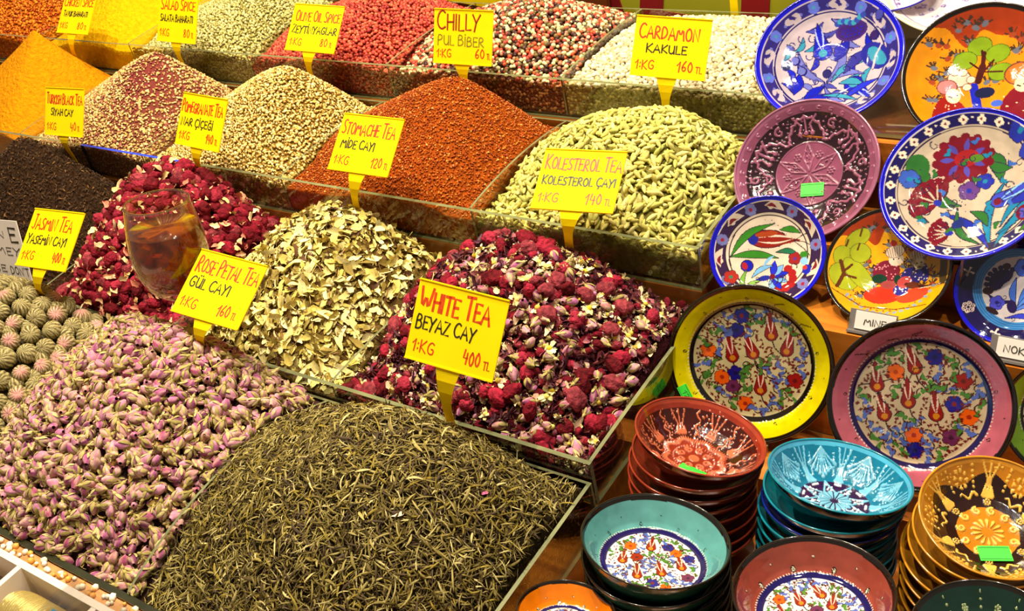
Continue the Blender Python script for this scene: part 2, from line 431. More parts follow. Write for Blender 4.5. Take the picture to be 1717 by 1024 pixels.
def heap_obj(name, label, cat, parts, mats, group=None):
    """parts: list of (V, F list, C, material index) joined into one object in the bin frame"""
    V = []; F = {3: [], 4: []}; C = []; MI = {3: [], 4: []}; k = 0
    for v, f, c, mi in parts:
        if isinstance(f, np.ndarray): f = [f]
        for g in f:
            F[g.shape[1]].append(g + k); MI[g.shape[1]].append(np.full(len(g), mi))
        V.append(v); C.append(c); k += len(v)
    V = np.concatenate(V); o = V.mean(0); o[2] = V[:, 2].min()
    Fs = []; M_ = []
    for n in (3, 4):
        if F[n]: Fs.append(np.concatenate(F[n])); M_.append(np.concatenate(MI[n]))
    m = mesh(name, V - o, Fs, mats, np.concatenate(M_), np.clip(np.concatenate(C), 0, 1))
    return tag(link(name, m, None, MB @ Matrix.Translation(Vector(o))), label, cat, group, 'stuff')
def pick(n, pal, wts=None, j=.12):
    pal = np.array([s2l(c) for c in pal]); i = rng.choice(len(pal), n, p=None if wts is None else np.array(wts) / sum(wts))
    return np.clip(pal[i] * (1 + j * rng.standard_normal((n, 1))), 0, 1)

# grain templates
def ico(sub=0):
    bm = __import__('bmesh').new(); __import__('bmesh').ops.create_icosphere(bm, subdivisions=sub + 1, radius=1)
    V = np.array([v.co[:] for v in bm.verts]); F = np.array([[v.index for v in f.verts] for f in bm.faces]); bm.free(); return V, F
IC0, IC1, IC2, IC3 = ico(0), ico(1), ico(2), ico(3)
def lathe_t(prof, seg, ax='x'):
    """closed lathe about x: prof list of (x, r)"""
    V = []; n = len(prof)
    for (x, r) in prof:
        for k in range(seg):
            t = 2 * math.pi * k / seg; V.append((x, r * math.cos(t), r * math.sin(t)))
    F = [(i * seg + k, i * seg + (k + 1) % seg, (i + 1) * seg + (k + 1) % seg, (i + 1) * seg + k) for i in range(n - 1) for k in range(seg)]
    return np.array(V), np.array(F)
def pod(v, L_=7.0, W_=3.0):
    r = random.Random(v); prof = []
    for i in range(8):
        t = i / 7; x = -L_ + 2 * L_ * t
        prof.append((x, W_ * (math.sin(math.pi * (.03 + .94 * t)) ** .75) * (1 - .18 * t)))
    V, F = lathe_t(prof, 9)
    a = np.arctan2(V[:, 2], V[:, 1]); rr = np.hypot(V[:, 1], V[:, 2])
    f = 1 + .10 * np.cos(3 * a) + .03 * np.sin(9 * a); V[:, 1] *= f; V[:, 2] *= f * .9
    V[:, 1] += .05 * V[:, 0] ** 2 / L_ * r.uniform(-2, 2)
    shade = (1 - .10 * (np.cos(9 * a) > .4))[:, None] * np.ones(3)
    return V * .001, F, shade
def sliver(v, l=7., w_=.8, bend=1.5, n=4):
    r = random.Random(v); V = []
    by_, bz_ = r.uniform(-bend, bend), r.uniform(-.4, bend)
    tw = r.uniform(-1, 1)
    for i in range(n + 1):
        t = i / n; x = -l + 2 * l * t; s = 4 * t * (1 - t); ww = w_ * (.35 + .65 * s)
        c, s_ = math.cos(tw * t * 2), math.sin(tw * t * 2)
        for k, (yy, zz) in enumerate(((-ww, 0), (0, ww * .8), (ww, 0))):
            V.append((x, by_ * s + yy * c - zz * s_, bz_ * s + yy * s_ + zz * c))
    F = []
    for i in range(n):
        k = 3 * i; F += [(k, k + 3, k + 4, k + 1), (k + 1, k + 4, k + 5, k + 2)]
    return np.array(V) * .001, np.array(F), None
def flake(v, l=6., w_=3., curl=1.5, rag=.5, m=5):
    r = random.Random(v); V = []; tw = r.uniform(-.5, .5); bnd = r.uniform(-.4, 1) * curl; fold = r.uniform(-.2, 1) * curl * .6
    cut0, cut1 = r.uniform(.0, .25), r.uniform(.75, 1.)
    for i in range(m + 1):
        t = i / m; u = cut0 + (cut1 - cut0) * t
        hw = w_ * math.sin(math.pi * max(.04, min(.96, u))) ** .8
        for k in (-1, -.5, 0, .5, 1):
            y = hw * k * (1 + (r.uniform(-rag, rag) if abs(k) == 1 else 0) * .5)
            z = bnd * 4 * (t - .5) ** 2 * -1 + fold * k * k + tw * k * (t - .5) * 3
            V.append((-l + 2 * l * t + (r.uniform(-.5, .5) * rag if i in (0, m) else 0), y, z))
    F = [(5 * i + k, 5 * i + 5 + k, 5 * i + 6 + k, 5 * i + 1 + k) for i in range(m) for k in range(4)]
    mid = np.array([[1 - .12 * (j % 5 == 2)] * 3 for j in range(len(V))])
    return np.array(V) * .001, np.array(F), mid
def grains(h, sp, size, tm, pal, wts=None, tilt=.4, lift=.2, j=.12, sj=.15, m=.003, mi=0):
    P, Nn = scatter(h, sp, m=m); n = len(P)
    S = size * (1 + sj * rng.standard_normal(n)).clip(.5, 1.6)
    P = P + Nn * (lift * S * .001)[:, None]
    V, F, C = stamp(tm, P, frames(Nn, tilt), S, pick(n, pal, wts, j))
    return V, F, C, mi
SPH = [(IC1[0] * .001, IC1[1], None)]
SPH0 = [(IC0[0] * np.array([1, .85, .9]) * .001, IC0[1], None), (IC0[0] * np.array([1, .9, 1.1]) * .001, IC0[1], None)]
IC0, IC1 = IC0, IC1
CHIP = [(IC0[0] * np.array([1, .7, .35]) * .001 * r_, IC0[1], None) for r_ in (.8, 1, 1.2)]
def sides(h, z0, size, tm, pal, wts, sp):
    """grains pressed against the front pane, seen through it"""
    xs = np.arange(h.x0 + .004, h.x1 - .004, sp); zs = np.arange(z0 + sp / 2, h.e - .001, sp)
    X, Z = np.meshgrid(xs, zs); X = X + rng.uniform(-.4, .4, X.shape) * sp; Z = Z + rng.uniform(-.4, .4, X.shape) * sp
    P = np.stack([X.ravel(), np.full(X.size, h.y0 + .0015), Z.ravel()], -1)
    Nn = np.tile([0, -1., 0], (len(P), 1)); S = size * (1 + .12 * rng.standard_normal(len(P))).clip(.6, 1.4)
    V, F, C = stamp(tm, P, frames(Nn, .3), S, pick(len(P), pal, wts)); V[:, 1] = np.maximum(V[:, 1], h.y0 + .0002)
    return V, F, C, 0

# ---- rear row
zD, rD = .1035, .157
def rowD(x0, x1, ax, az, ay=1.22, bk=.005, **k): return Heap(x0 + .002, x1 - .002, 1.088, 1.326, rD, (ax, ay, az), edge=-.006, back=rD + bk, **k)
h = rowD(-2.3, -1.949, -2.15, .222, q=1.1, rnd_=.006)
heap_obj('chilli_flake_heap', 'coarse orange flaked spice heap in the rear row, top left corner', 'spice',
         [(*h.mound(zD, flat(L(180, 92, 10))), 1), grains(h, .0052, 3.6, CHIP, [(214, 110, 10), (232, 140, 30), (176, 66, 10), (222, 124, 20)], tilt=.7)], [M_grain, M_powder])
h = rowD(-1.949, -1.67, -1.80, .236, q=1.0)
heap_obj('yellow_powder_heap', 'bright lemon yellow spice powder heap in the rear row', 'spice', [(*h.mound(zD, flat(L(222, 172, 2), .03), drop=0, N=90), 0)], [M_powder])
h = rowD(-1.67, -1.361, -1.46, .205, q=1.2)
heap_obj('pale_seed_heap', 'pale greenish seed heap in the rear row', 'spice',
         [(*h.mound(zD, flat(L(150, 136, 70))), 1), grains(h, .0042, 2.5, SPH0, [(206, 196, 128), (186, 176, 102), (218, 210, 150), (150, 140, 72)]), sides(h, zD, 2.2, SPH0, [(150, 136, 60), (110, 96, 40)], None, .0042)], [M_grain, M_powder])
h = rowD(-1.361, -1.054, -1.16, .210, q=1.2)
heap_obj('pink_peppercorn_heap', 'coral pink peppercorn heap in the rear row', 'spice',
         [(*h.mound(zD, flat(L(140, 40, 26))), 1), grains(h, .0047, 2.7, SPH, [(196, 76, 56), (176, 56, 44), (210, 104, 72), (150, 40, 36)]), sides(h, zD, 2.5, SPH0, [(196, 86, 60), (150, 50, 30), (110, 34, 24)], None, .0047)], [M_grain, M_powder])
h = rowD(-1.054, -.747, -.875, .206, q=1.25)
pp = [(216, 208, 156), (178, 62, 50), (70, 40, 34), (116, 94, 50), (200, 134, 106), (206, 84, 44)]
heap_obj('mixed_peppercorn_heap', 'mixed black, white and pink peppercorn heap in the rear row', 'spice',
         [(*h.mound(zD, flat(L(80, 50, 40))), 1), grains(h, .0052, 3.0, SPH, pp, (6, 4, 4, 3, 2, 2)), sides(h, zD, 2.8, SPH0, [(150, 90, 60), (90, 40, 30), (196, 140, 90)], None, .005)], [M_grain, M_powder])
h = rowD(-.747, -.441, -.60, .164, q=1.8, bk=-.006, ay=1.2)
heap_obj('white_peppercorn_heap', 'creamy white peppercorn heap in the rear row beside the blue plates', 'spice',
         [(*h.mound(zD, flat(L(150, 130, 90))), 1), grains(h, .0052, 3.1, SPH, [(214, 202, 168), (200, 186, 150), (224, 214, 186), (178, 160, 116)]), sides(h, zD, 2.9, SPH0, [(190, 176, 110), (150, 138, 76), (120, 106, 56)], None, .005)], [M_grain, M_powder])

# ---- third row
zC, rC = .0495, .101
def rowC(x0, x1, ax, az, ay=.99, **k): return Heap(x0 + .002, x1 - .002, .839, 1.072, rC, (ax, ay, az), edge=-.005, back=rC + .004, **k)
h = rowC(-2.03, -1.695 - .33, -2.2, .19); h = Heap(-2.40, -2.032, .839, 1.072, rC, (-2.2, .98, .185), q=1.1, rnd_=.004)
heap_obj('brown_spice_heap', 'dark orange brown coarse spice heap at the left photo edge', 'spice',
         [(*h.mound(zC, flat(L(110, 44, 8))), 1), grains(h, .0045, 2.6, CHIP, [(160, 76, 12), (124, 50, 8), (190, 104, 30)], tilt=.7)], [M_grain, M_powder])
h = rowC(-2.03, -1.695, -1.779, .219, q=.86); h.re = .035
heap_obj('curry_powder_heap', 'tall golden orange powder heap rising to a sharp peak', 'spice', [(*h.mound(zC, flat(L(214, 136, 2), .04), drop=0, N=110), 0)], [M_powder])
h = rowC(-1.695, -1.372, -1.46, .193, q=1.05)
def sumac(V):
    d = np.hypot((V[:, 0] + 1.46) / .12, (V[:, 1] - .95) / .11); k = np.clip(1.15 - d, 0, 1)[:, None]
    return L(124, 52, 50) * (.5 + .5 * k) + L(120, 90, 50) * (1 - k) * .5
P, Nn = scatter(h, .0036); d = np.hypot((P[:, 0] + 1.45) / .10, (P[:, 1] - .95) / .09) + rng.normal(0, .25, len(P))
keep = rng.random(len(P)) < np.clip(.28 + .7 * d, .24, .97); P, Nn = P[keep], Nn[keep]
cc = pick(len(P), [(220, 186, 118), (196, 158, 90), (232, 206, 146), (164, 92, 76)], (4, 3, 2, 2))
V, F, C = stamp(CHIP, P + Nn * .0006, frames(Nn, .5), 2.6 * (1 + .2 * rng.standard_normal(len(P))).clip(.5, 1.5), cc)
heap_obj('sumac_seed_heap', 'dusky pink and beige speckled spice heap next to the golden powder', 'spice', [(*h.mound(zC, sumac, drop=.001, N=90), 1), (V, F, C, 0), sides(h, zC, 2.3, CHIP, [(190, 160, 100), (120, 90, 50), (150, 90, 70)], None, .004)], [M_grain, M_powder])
h = rowC(-1.372, -1.068, -1.165, .188, q=1.15)
heap_obj('sesame_mix_heap', 'beige and straw coloured sesame seed mix heap', 'spice',
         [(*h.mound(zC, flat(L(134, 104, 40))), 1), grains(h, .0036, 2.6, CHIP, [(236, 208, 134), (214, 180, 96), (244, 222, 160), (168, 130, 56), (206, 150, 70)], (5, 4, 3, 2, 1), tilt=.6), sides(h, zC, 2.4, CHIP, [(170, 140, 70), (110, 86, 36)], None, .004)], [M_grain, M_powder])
h = rowC(-1.068, -.740, -.845, .195, q=1.05, bl=.008, br=.009)
heap_obj('crushed_chilli_heap', 'orange red crushed chilli heap in the middle of the display', 'spice',
         [(*h.mound(zC, flat(L(146, 64, 6)), drop=.0012, N=90), 1), grains(h, .0035, 1.7, CHIP, [(184, 90, 16), (158, 64, 6), (204, 116, 34), (130, 46, 4), (226, 156, 84)], (5, 5, 3, 3, 1), tilt=.7, lift=.1)], [M_grain, M_powder])

# cardamom pods: the nearest 300 are single objects, the rest one heap
PODS = [pod(v) for v in range(6)]
PODC = [(214, 204, 118), (200, 188, 92), (228, 216, 136), (178, 176, 88), (206, 194, 102)]
h = rowC(-.740, -.441, -.565, .169, q=1.7, rnd_=.004)
def singles(h, sp, size, tm, pal, name, label, cat, group, mat, nvar=10, maxn=300, tilt=.35, lift=.35, wts=None, extra=None, key=None, sj=.12, mlim=.006, thick=None):
    """scatter one kind of thing; the ones nearest the camera become objects of their own, returns the rest"""
    P, Nn = scatter(h, sp, m=mlim); n = len(P); S = size * (1 + sj * rng.standard_normal(n)).clip(.65, 1.4)
    P = P + Nn * (lift * S * (thick or 3.) * .001)[:, None]; R = frames(Nn, tilt)
    d = np.linalg.norm(P - O, axis=1) if key is None else key(P)
    order = np.argsort(d); near, far = order[:maxn], order[maxn:]
    ms = []
    for v in range(nvar):
        V, F, c = tm[v % len(tm)][:3]
        col = pick(1, pal, wts)[0] * (c if c is not None else np.ones(3)); col = np.broadcast_to(col, V.shape)
        ms.append(mesh(name, V, F, mat, col=np.clip(col, 0, 1)))
    out = []
    for k, i in enumerate(near):
        M = Matrix(np.vstack([np.hstack([R[i] * S[i], P[i][:, None]]), [0, 0, 0, 1]]).tolist())
        v = rnd.randrange(nvar)
        o = link(name, ms[v], None, MB @ M); tag(o, label, cat, group)
        if extra: extra(o, v)
        out.append(o)
    rest = None
    if len(far):
        rest = stamp([(t[0], t[1], t[2]) for t in tm], P[far], R[far], S[far], pick(len(far), pal, wts))
    return out, rest
objs, rest = singles(h, .0095, 1.0, PODS, PODC, 'cardamom_pod', 'pale green cardamom pod on the cardamom heap', 'cardamom pod', 'cardamom pods heaped in the right bin of the third row', M_dry, lift=.5)
under = grains(h, .0085, 1.0, PODS, PODC, lift=-1.2, mi=0)
def side_pods(y, x0, x1, z0, z1, sp):
    X, Z = np.meshgrid(np.arange(x0, x1, sp), np.arange(z0, z1, sp * .7)); X = X + rng.uniform(-.4, .4, X.shape) * sp; Z = Z + rng.uniform(-.3, .3, X.shape) * sp
    return np.stack([X.ravel(), np.full(X.size, y), Z.ravel()], -1)
P = side_pods(h.y0 + .003, h.x0 + .006, h.x1 - .006, zC + .004, h.e - .001, .009)
V, F, C = stamp([(t[0] * np.array([1, 1, .5]), t[1], t[2]) for t in PODS], P, frames(np.tile([0, -1., 0], (len(P), 1)), .1), np.full(len(P), .95), pick(len(P), PODC))
V[:, 1] = np.maximum(V[:, 1], h.y0 + .0002)
heap_obj('cardamom_heap', 'heap of pale green cardamom pods in the bin beside the ceramics', 'spice', [(*h.mound(zC, flat(L(120, 112, 52)), drop=.004), 1), under, (*rest, 0), (V, F, C, 0)], [M_dry, M_powder], 'cardamom')

# ---- second row
zB, rB = -.0285, .022
def rowB(x0, x1, ax, az, ay=.76, **k): return Heap(x0 + .002, x1 - .002, .579, .828, rB, (ax, ay, az), back=rB + .02, **k)
h = rowB(-1.70, -1.34, -1.535, .152, q=1.05)
heap_obj('black_tea_heap', 'dark brown black tea heap at the left', 'tea',
         [(*h.mound(zB, flat(L(46, 28, 14))), 1), grains(h, .0042, 1.0, [sliver(v, 2.6, .9, .8, 2) for v in range(6)] , [(58, 36, 18), (42, 26, 14), (76, 50, 26), (120, 84, 40)], (6, 6, 4, 1), tilt=.6)], [M_dry, M_powder])

# lumpy crimson dried flowers
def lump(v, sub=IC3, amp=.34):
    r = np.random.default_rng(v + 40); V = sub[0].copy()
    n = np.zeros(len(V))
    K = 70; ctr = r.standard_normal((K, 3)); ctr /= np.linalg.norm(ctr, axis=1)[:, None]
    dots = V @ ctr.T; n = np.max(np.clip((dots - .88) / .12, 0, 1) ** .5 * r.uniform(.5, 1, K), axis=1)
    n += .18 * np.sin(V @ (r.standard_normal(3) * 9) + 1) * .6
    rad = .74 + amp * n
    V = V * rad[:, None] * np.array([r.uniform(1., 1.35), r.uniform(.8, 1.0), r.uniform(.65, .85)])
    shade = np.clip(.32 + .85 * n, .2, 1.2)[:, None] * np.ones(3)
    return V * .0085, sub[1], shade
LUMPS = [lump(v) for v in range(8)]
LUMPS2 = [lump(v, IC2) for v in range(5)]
CRIM = [(140, 26, 46), (124, 18, 36), (154, 38, 58), (100, 12, 24), (150, 56, 66)]
PETC = [(226, 170, 130), (240, 214, 160), (204, 120, 96), (232, 196, 130)]
h = rowB(-1.34, -1.062, -1.205, .140, q=1.45, rnd_=.006); pom = h
def key_near(P): return np.linalg.norm(P - O, axis=1)
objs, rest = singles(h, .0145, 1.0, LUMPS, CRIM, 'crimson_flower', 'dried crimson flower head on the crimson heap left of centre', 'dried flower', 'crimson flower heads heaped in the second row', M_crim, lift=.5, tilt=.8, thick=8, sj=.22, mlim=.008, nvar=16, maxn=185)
bits = grains(h, .0125, 1.0, [flake(v, 5.0, 2.4, 3.0, .9) for v in range(8)], PETC, tilt=.9, lift=8, sj=.3)
under = grains(h, .011, .95, LUMPS2, CRIM, lift=-2, mi=2, tilt=.8)
parts_ = [(*h.mound(zB, flat(L(70, 8, 14)), drop=.006), 1), bits, under]
if rest: parts_.append((*rest, 2))
heap_obj('crimson_flower_heap', 'heap of crimson dried flowers and pale petal scraps behind the tea glass', 'tea', parts_, [M_dry, M_powder, M_crim])

# pale leaf fragments
FL = [flake(v, *[(7.5, 3.4, 2), (6, 4.2, 1.6), (9, 2.6, 2.4), (5, 3, 2), (10, 3.6, 3), (4, 2.4, 1.5)][v % 6]) for v in range(14)]
LEAFC = [(236, 220, 140), (226, 206, 114), (246, 234, 170), (192, 172, 84), (212, 198, 128), (140, 118, 52), (92, 60, 38)]
LW = (6, 5, 5, 3, 3, 2.4, 1.6)
h = rowB(-1.058, -.775, -.885, .122, q=1.45, rnd_=.004)
objs, rest = singles(h, .0096, 1.0, FL, LEAFC, 'leaf_fragment', 'pale dried leaf fragment on the cream coloured leaf heap', 'dried leaf', 'pale leaf fragments heaped in the middle of the second row', M_dry, wts=LW, tilt=.55, lift=.9, sj=.25, nvar=26)
under = grains(h, .0068, .8, FL, LEAFC, (4, 4, 3, 4, 3, 4, 4), tilt=.6, lift=.6)
stems = grains(h, .016, 1.0, [sliver(v, 8, .6, 2.5, 4) for v in range(6)], [(206, 184, 110), (150, 110, 70), (110, 80, 56)], tilt=.5, lift=1.5)
heap_obj('pale_leaf_heap', 'cream and olive crumbled leaf heap behind the rose petal and white tea tags', 'tea', [(*h.mound(zB, flat(L(110, 84, 40)), drop=.003), 1), under, stems, (*rest, 0)], [M_dry, M_powder])

# rosebuds: petals with a green calyx
def bud(v):
    r = random.Random(v); prof = []; n = 9; L_ = 5.4 * r.uniform(.9, 1.15); W_ = 3.5 * r.uniform(.85, 1.15)
    for i in range(n):
        t = i / (n - 1); prof.append((-L_ + 2 * L_ * t, W_ * max(.06, math.sin(math.pi * (.06 + .86 * t ** .85)) ** .8)))
    V, F = lathe_t(prof, 12)
    a = np.arctan2(V[:, 2], V[:, 1]); x = V[:, 0] / L_
    f = 1 + .10 * np.sin(3 * a + 2.4 * x + v) + .05 * np.sin(7 * a - 3 * x); V[:, 1:] *= f[:, None]
    k = .5 + .5 * np.sin(3 * a + 2.4 * x + v); tip = np.clip(.5 + .7 * x, 0, 1)
    pur = L(*r.choice([(138, 52, 112), (162, 74, 132), (110, 34, 86), (180, 98, 150), (152, 58, 104)]))
    crm = L(*r.choice([(222, 188, 150), (210, 164, 152), (226, 204, 150)]))
    m = np.clip(.0 + .62 * (k ** 2) * (1 - .3 * tip) + (.25 if r.random() < .3 else 0), 0, 1)[:, None]
    C = pur * (1 - m) + crm * m; C *= (.8 + .2 * f)[:, None]
    return V * .001, F, C
def calyx(v):
    r = random.Random(v + 90); V, F = [], []
    L_ = 5.2; W_ = 3.6; k = 0
    ns = 5; g = L(*r.choice([(176, 158, 92), (194, 176, 116), (152, 136, 74)])); C = []
    for s in range(ns):
        a0 = 2 * math.pi * s / ns + r.uniform(-.2, .2); ln = r.uniform(.9, 1.8); open_ = r.uniform(0, .5)
        for i in range(5):
            t = i / 4; x = -L_ - .4 + ln * L_ * t; xx = (x + L_) / (2 * L_)
            rr = W_ * max(.25, math.sin(math.pi * (.06 + .86 * max(0, xx) ** .85)) ** .8) * 1.1 + .2 + open_ * t * t * 2
            da = .48 * (1 - t) ** .7 + .05
            for q in (-1, 0, 1):
                V.append((x, (rr + .25 * (q == 0)) * math.cos(a0 + q * da), (rr + .25 * (q == 0)) * math.sin(a0 + q * da))); C.append(g * (1 - .2 * abs(q)))
        for i in range(4):
            for q in (0, 1): F.append((k + 3 * i + q, k + 3 * i + 3 + q, k + 3 * i + 4 + q, k + 3 * i + 1 + q))
        k += 15
    hp = [(-L_ - 4.2, .35), (-L_ - 2.6, .5), (-L_ - 2.2, 1.2), (-L_ - 1., 1.5), (-L_ + .2, 1.6), (-L_ + .6, .6)]
    VH, FH = lathe_t(hp, 7); V = np.concatenate([np.array(V), VH]); F = np.concatenate([np.array(F), FH + k]); C = np.concatenate([np.array(C), np.tile(g, (len(VH), 1))])
    return V * .001, F, C
BUDS = [bud(v) for v in range(14)]; CALS = [calyx(v) for v in range(14)]
BM_ = [mesh('rosebud', *BUDS[v][:2], M_pet, col=BUDS[v][2]) for v in range(14)]
CM_ = [mesh('calyx', *CALS[v][:2], M_dry, col=CALS[v][2]) for v in range(14)]
for m_ in CM_: pass
ALL = [(np.concatenate([b_[0], c_[0]]), np.concatenate([b_[1], c_[1] + len(b_[0])]), np.concatenate([b_[2], c_[2]])) for b_, c_ in zip(BUDS, CALS)]
def place_buds(P, Nn, S, label, group, tilt=.8, lift=.5, maxn=300):
    n = len(P); P = P + Nn * (lift * S * .0035)[:, None]
    R = frames(Nn, tilt); d = np.argsort(np.linalg.norm(P - O, axis=1)); near, far = d[:maxn], d[maxn:]
    for i in near:
        M = Matrix(np.vstack([np.hstack([R[i] * S[i], P[i][:, None]]), [0, 0, 0, 1]]).tolist()); v = rnd.randrange(14)
        o = link('rosebud', BM_[v], None, MB @ M); tag(o, label, 'rosebud', group); link('calyx', CM_[v], o)
    if len(far): return stamp(ALL, P[far], R[far], S[far], np.ones((len(far), 3)))

# flower mix
h = rowB(-.773, -.443, -.60, .128, q=1.6, rnd_=.005, ay=.745); mixh = h
P, Nn = scatter(h, .0125, m=.005); kind = rng.choice(5, len(P), p=[.15, .30, .17, .24, .14]); 
# crimson heads cluster, as in the photograph
def hib(v):
    r = random.Random(v + 300); V, F, C = [], [], []; k = 0
    for s in range(5):
        fv, ff, fc = flake(v * 7 + s, r.uniform(6, 10), r.uniform(1.8, 3), 5, .8, 5)
        a = r.uniform(0, 6.3); b_ = r.uniform(-.7, .7); rot = np.array([[math.cos(a), -math.sin(a), 0], [math.sin(a), math.cos(a), 0], [0, 0, 1]]) @ np.array([[1, 0, 0], [0, math.cos(b_ * 2), -math.sin(b_ * 2)], [0, math.sin(b_ * 2), math.cos(b_ * 2)]])
        V.append(fv @ rot.T + np.array([r.uniform(-3, 3), r.uniform(-3, 3), r.uniform(-1, 3)]) * .001); F.append(ff + k); k += len(fv)
        C.append(np.tile(L(*r.choice([(92, 34, 44), (70, 22, 34), (120, 56, 56), (150, 92, 80), (84, 40, 56)])), (len(fv), 1)))
    return np.concatenate(V), np.concatenate(F), np.concatenate(C)
def cham(v):
    r = random.Random(v + 500); V, F, C = [], [], []; k = 0
    dv = IC1[0] * np.array([2.2, 2.2, 1.8]); V.append(dv * .001 + np.array([0, 0, .0008])); 
    C.append(np.tile(L(*r.choice([(222, 190, 40), (236, 222, 120), (206, 180, 70)])), (len(dv), 1)))
    tri = IC1[1]
    F = [np.concatenate([tri, tri[:, 2:3]], 1)]; k = len(dv)
    for s in range(r.randint(5, 9)):
        a = r.uniform(0, 6.28); fv, ff, _ = flake(v * 9 + s, 2.8, 1.9, 1.6, .7, 3)
        fv = fv + np.array([.0032, 0, 0]); up = r.uniform(-.5, .9); q = fv.copy(); q[:, 2] += fv[:, 0] * up
        V.append(np.stack([q[:, 0] * math.cos(a) - q[:, 1] * math.sin(a), q[:, 0] * math.sin(a) + q[:, 1] * math.cos(a), q[:, 2]], -1)); F.append(ff + k); k += len(fv)
        C.append(np.tile(L(*r.choice([(238, 222, 168), (228, 208, 140), (242, 232, 190)])), (len(fv), 1)))
    return np.concatenate(V), np.concatenate(F), np.concatenate(C)
HIB = [hib(v) for v in range(7)]; CHA = [cham(v) for v in range(7)]
def fix3(t):   # degenerate quads back to triangles
    V, F, C = t; q = F[:, 2] == F[:, 3]
    return V, [F[~q], F[q][:, :3]], C
HM = [mesh('hibiscus', a, b_, M_pet, col=c) for a, b_, c in HIB]
KM = [mesh('chamomile', t[0], t[1], M_dry, col=t[2]) for t in map(fix3, CHA)]
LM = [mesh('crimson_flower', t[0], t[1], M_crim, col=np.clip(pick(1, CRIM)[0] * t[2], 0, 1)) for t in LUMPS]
PM = [mesh('petal_fragment', t[0], t[1], M_dry, col=np.clip(pick(1, [(238, 210, 170), (214, 160, 140), (190, 110, 120)])[0] * t[2], 0, 1)) for t in FL[:8]]
G = 'flowers of the mixed heap behind the white tea tag'
for kk, (nm, ms, lb, ct, lf, sc) in {0: ('crimson_flower', LM, 'dried crimson flower head in the mixed flower heap', 'dried flower', .004, 1.05), 2: ('chamomile', KM, 'dried cream chamomile flower in the mixed flower heap', 'dried flower', .0035, 1.15), 3: ('hibiscus', HM, 'dark dried hibiscus flower in the mixed flower heap', 'dried flower', .003, .95), 4: ('petal_fragment', PM, 'loose pale petal in the mixed flower heap', 'dried petal', .0035, .9)}.items():
    idx = np.nonzero(kind == kk)[0]; R = frames(Nn[idx], .6)
    for q, i in enumerate(idx):
        s_ = sc * rng.uniform(.8, 1.25); p_ = P[i] + Nn[i] * lf
        M = Matrix(np.vstack([np.hstack([R[q] * s_, p_[:, None]]), [0, 0, 0, 1]]).tolist())
        tag(link(nm, rnd.choice(ms), None, MB @ M), lb, ct, nm.replace('_', ' ') + ' pieces of the mixed flower heap')
ib = np.nonzero(kind == 1)[0]
rest = place_buds(P[ib], Nn[ib], rng.uniform(1.05, 1.4, len(ib)), 'dried purple rosebud in the mixed flower heap', 'rosebuds of the mixed flower heap', lift=1.1, maxn=92)
P2, N2 = scatter(h, .0070, m=.003); kk = rng.random(len(P2))
def st(tm, sel, size, colr, lift=-.5, tilt=.8):
    return stamp(tm, P2[sel] + N2[sel] * lift * .001, frames(N2[sel], tilt), np.full(sel.sum(), size), colr)
pm = [(*h.mound(zB, flat(L(60, 18, 24)), drop=.006), 1), (*st(HIB, kk < .42, .8, np.ones(((kk < .42).sum(), 3))), 0), (*st(LUMPS2, (kk > .42) & (kk < .58), .75, pick(((kk > .42) & (kk < .58)).sum(), CRIM)), 2),
      (*st(CHA, (kk > .58) & (kk < .8), .75, np.ones((((kk > .58) & (kk < .8)).sum(), 3)), .5), 0), (*st(ALL, kk > .8, .8, np.ones(((kk > .8).sum(), 3)), .5), 0)]
# what lies against the front and right panes
for (ax_, fixd, lo, hi) in (('y', h.y0 + .003, h.x0, h.x1), ('x', h.x1 - .003, h.y0, h.y1)):
    T_, Z_ = np.meshgrid(np.arange(lo + .006, hi - .004, .0085), np.arange(zB + .004, h.e + .006, .008)); T_ = T_ + rng.uniform(-.003, .003, T_.shape); Z_ = Z_ + rng.uniform(-.003, .003, T_.shape)
    Pq = np.stack([T_.ravel(), np.full(T_.size, fixd), Z_.ravel()] if ax_ == 'y' else [np.full(T_.size, fixd), T_.ravel(), Z_.ravel()], -1)
    Nq = np.tile([0, -1., 0] if ax_ == 'y' else [1., 0, 0], (len(Pq), 1)); kq = rng.random(len(Pq))
    for tmq, a_, b_, cq in ((HIB, 0, .4, None), (LUMPS2, .4, .65, CRIM), (CHA, .65, .85, None), (ALL, .85, 1.01, None)):
        sq = (kq >= a_) & (kq < b_)
        tq = [(t[0] * np.array([1, 1, .35]), t[1], t[2]) for t in tmq]
        V, F, C = stamp(tq, Pq[sq], frames(Nq[sq], .1), np.full(sq.sum(), .75), np.ones((sq.sum(), 3)) if cq is None else pick(sq.sum(), cq))
        if ax_ == 'y': V[:, 1] = np.maximum(V[:, 1], h.y0 + .0002)
        else: V[:, 0] = np.minimum(V[:, 0], h.x1 - .0002)
        V[:, 2] = np.maximum(V[:, 2], zB + .0002)
        pm.append((V, F, C, 2 if cq is CRIM else 0))
heap_obj('flower_mix_heap', 'mixed heap of crimson, purple, cream and dark dried flowers', 'tea', pm, [M_dry, M_powder, M_crim])

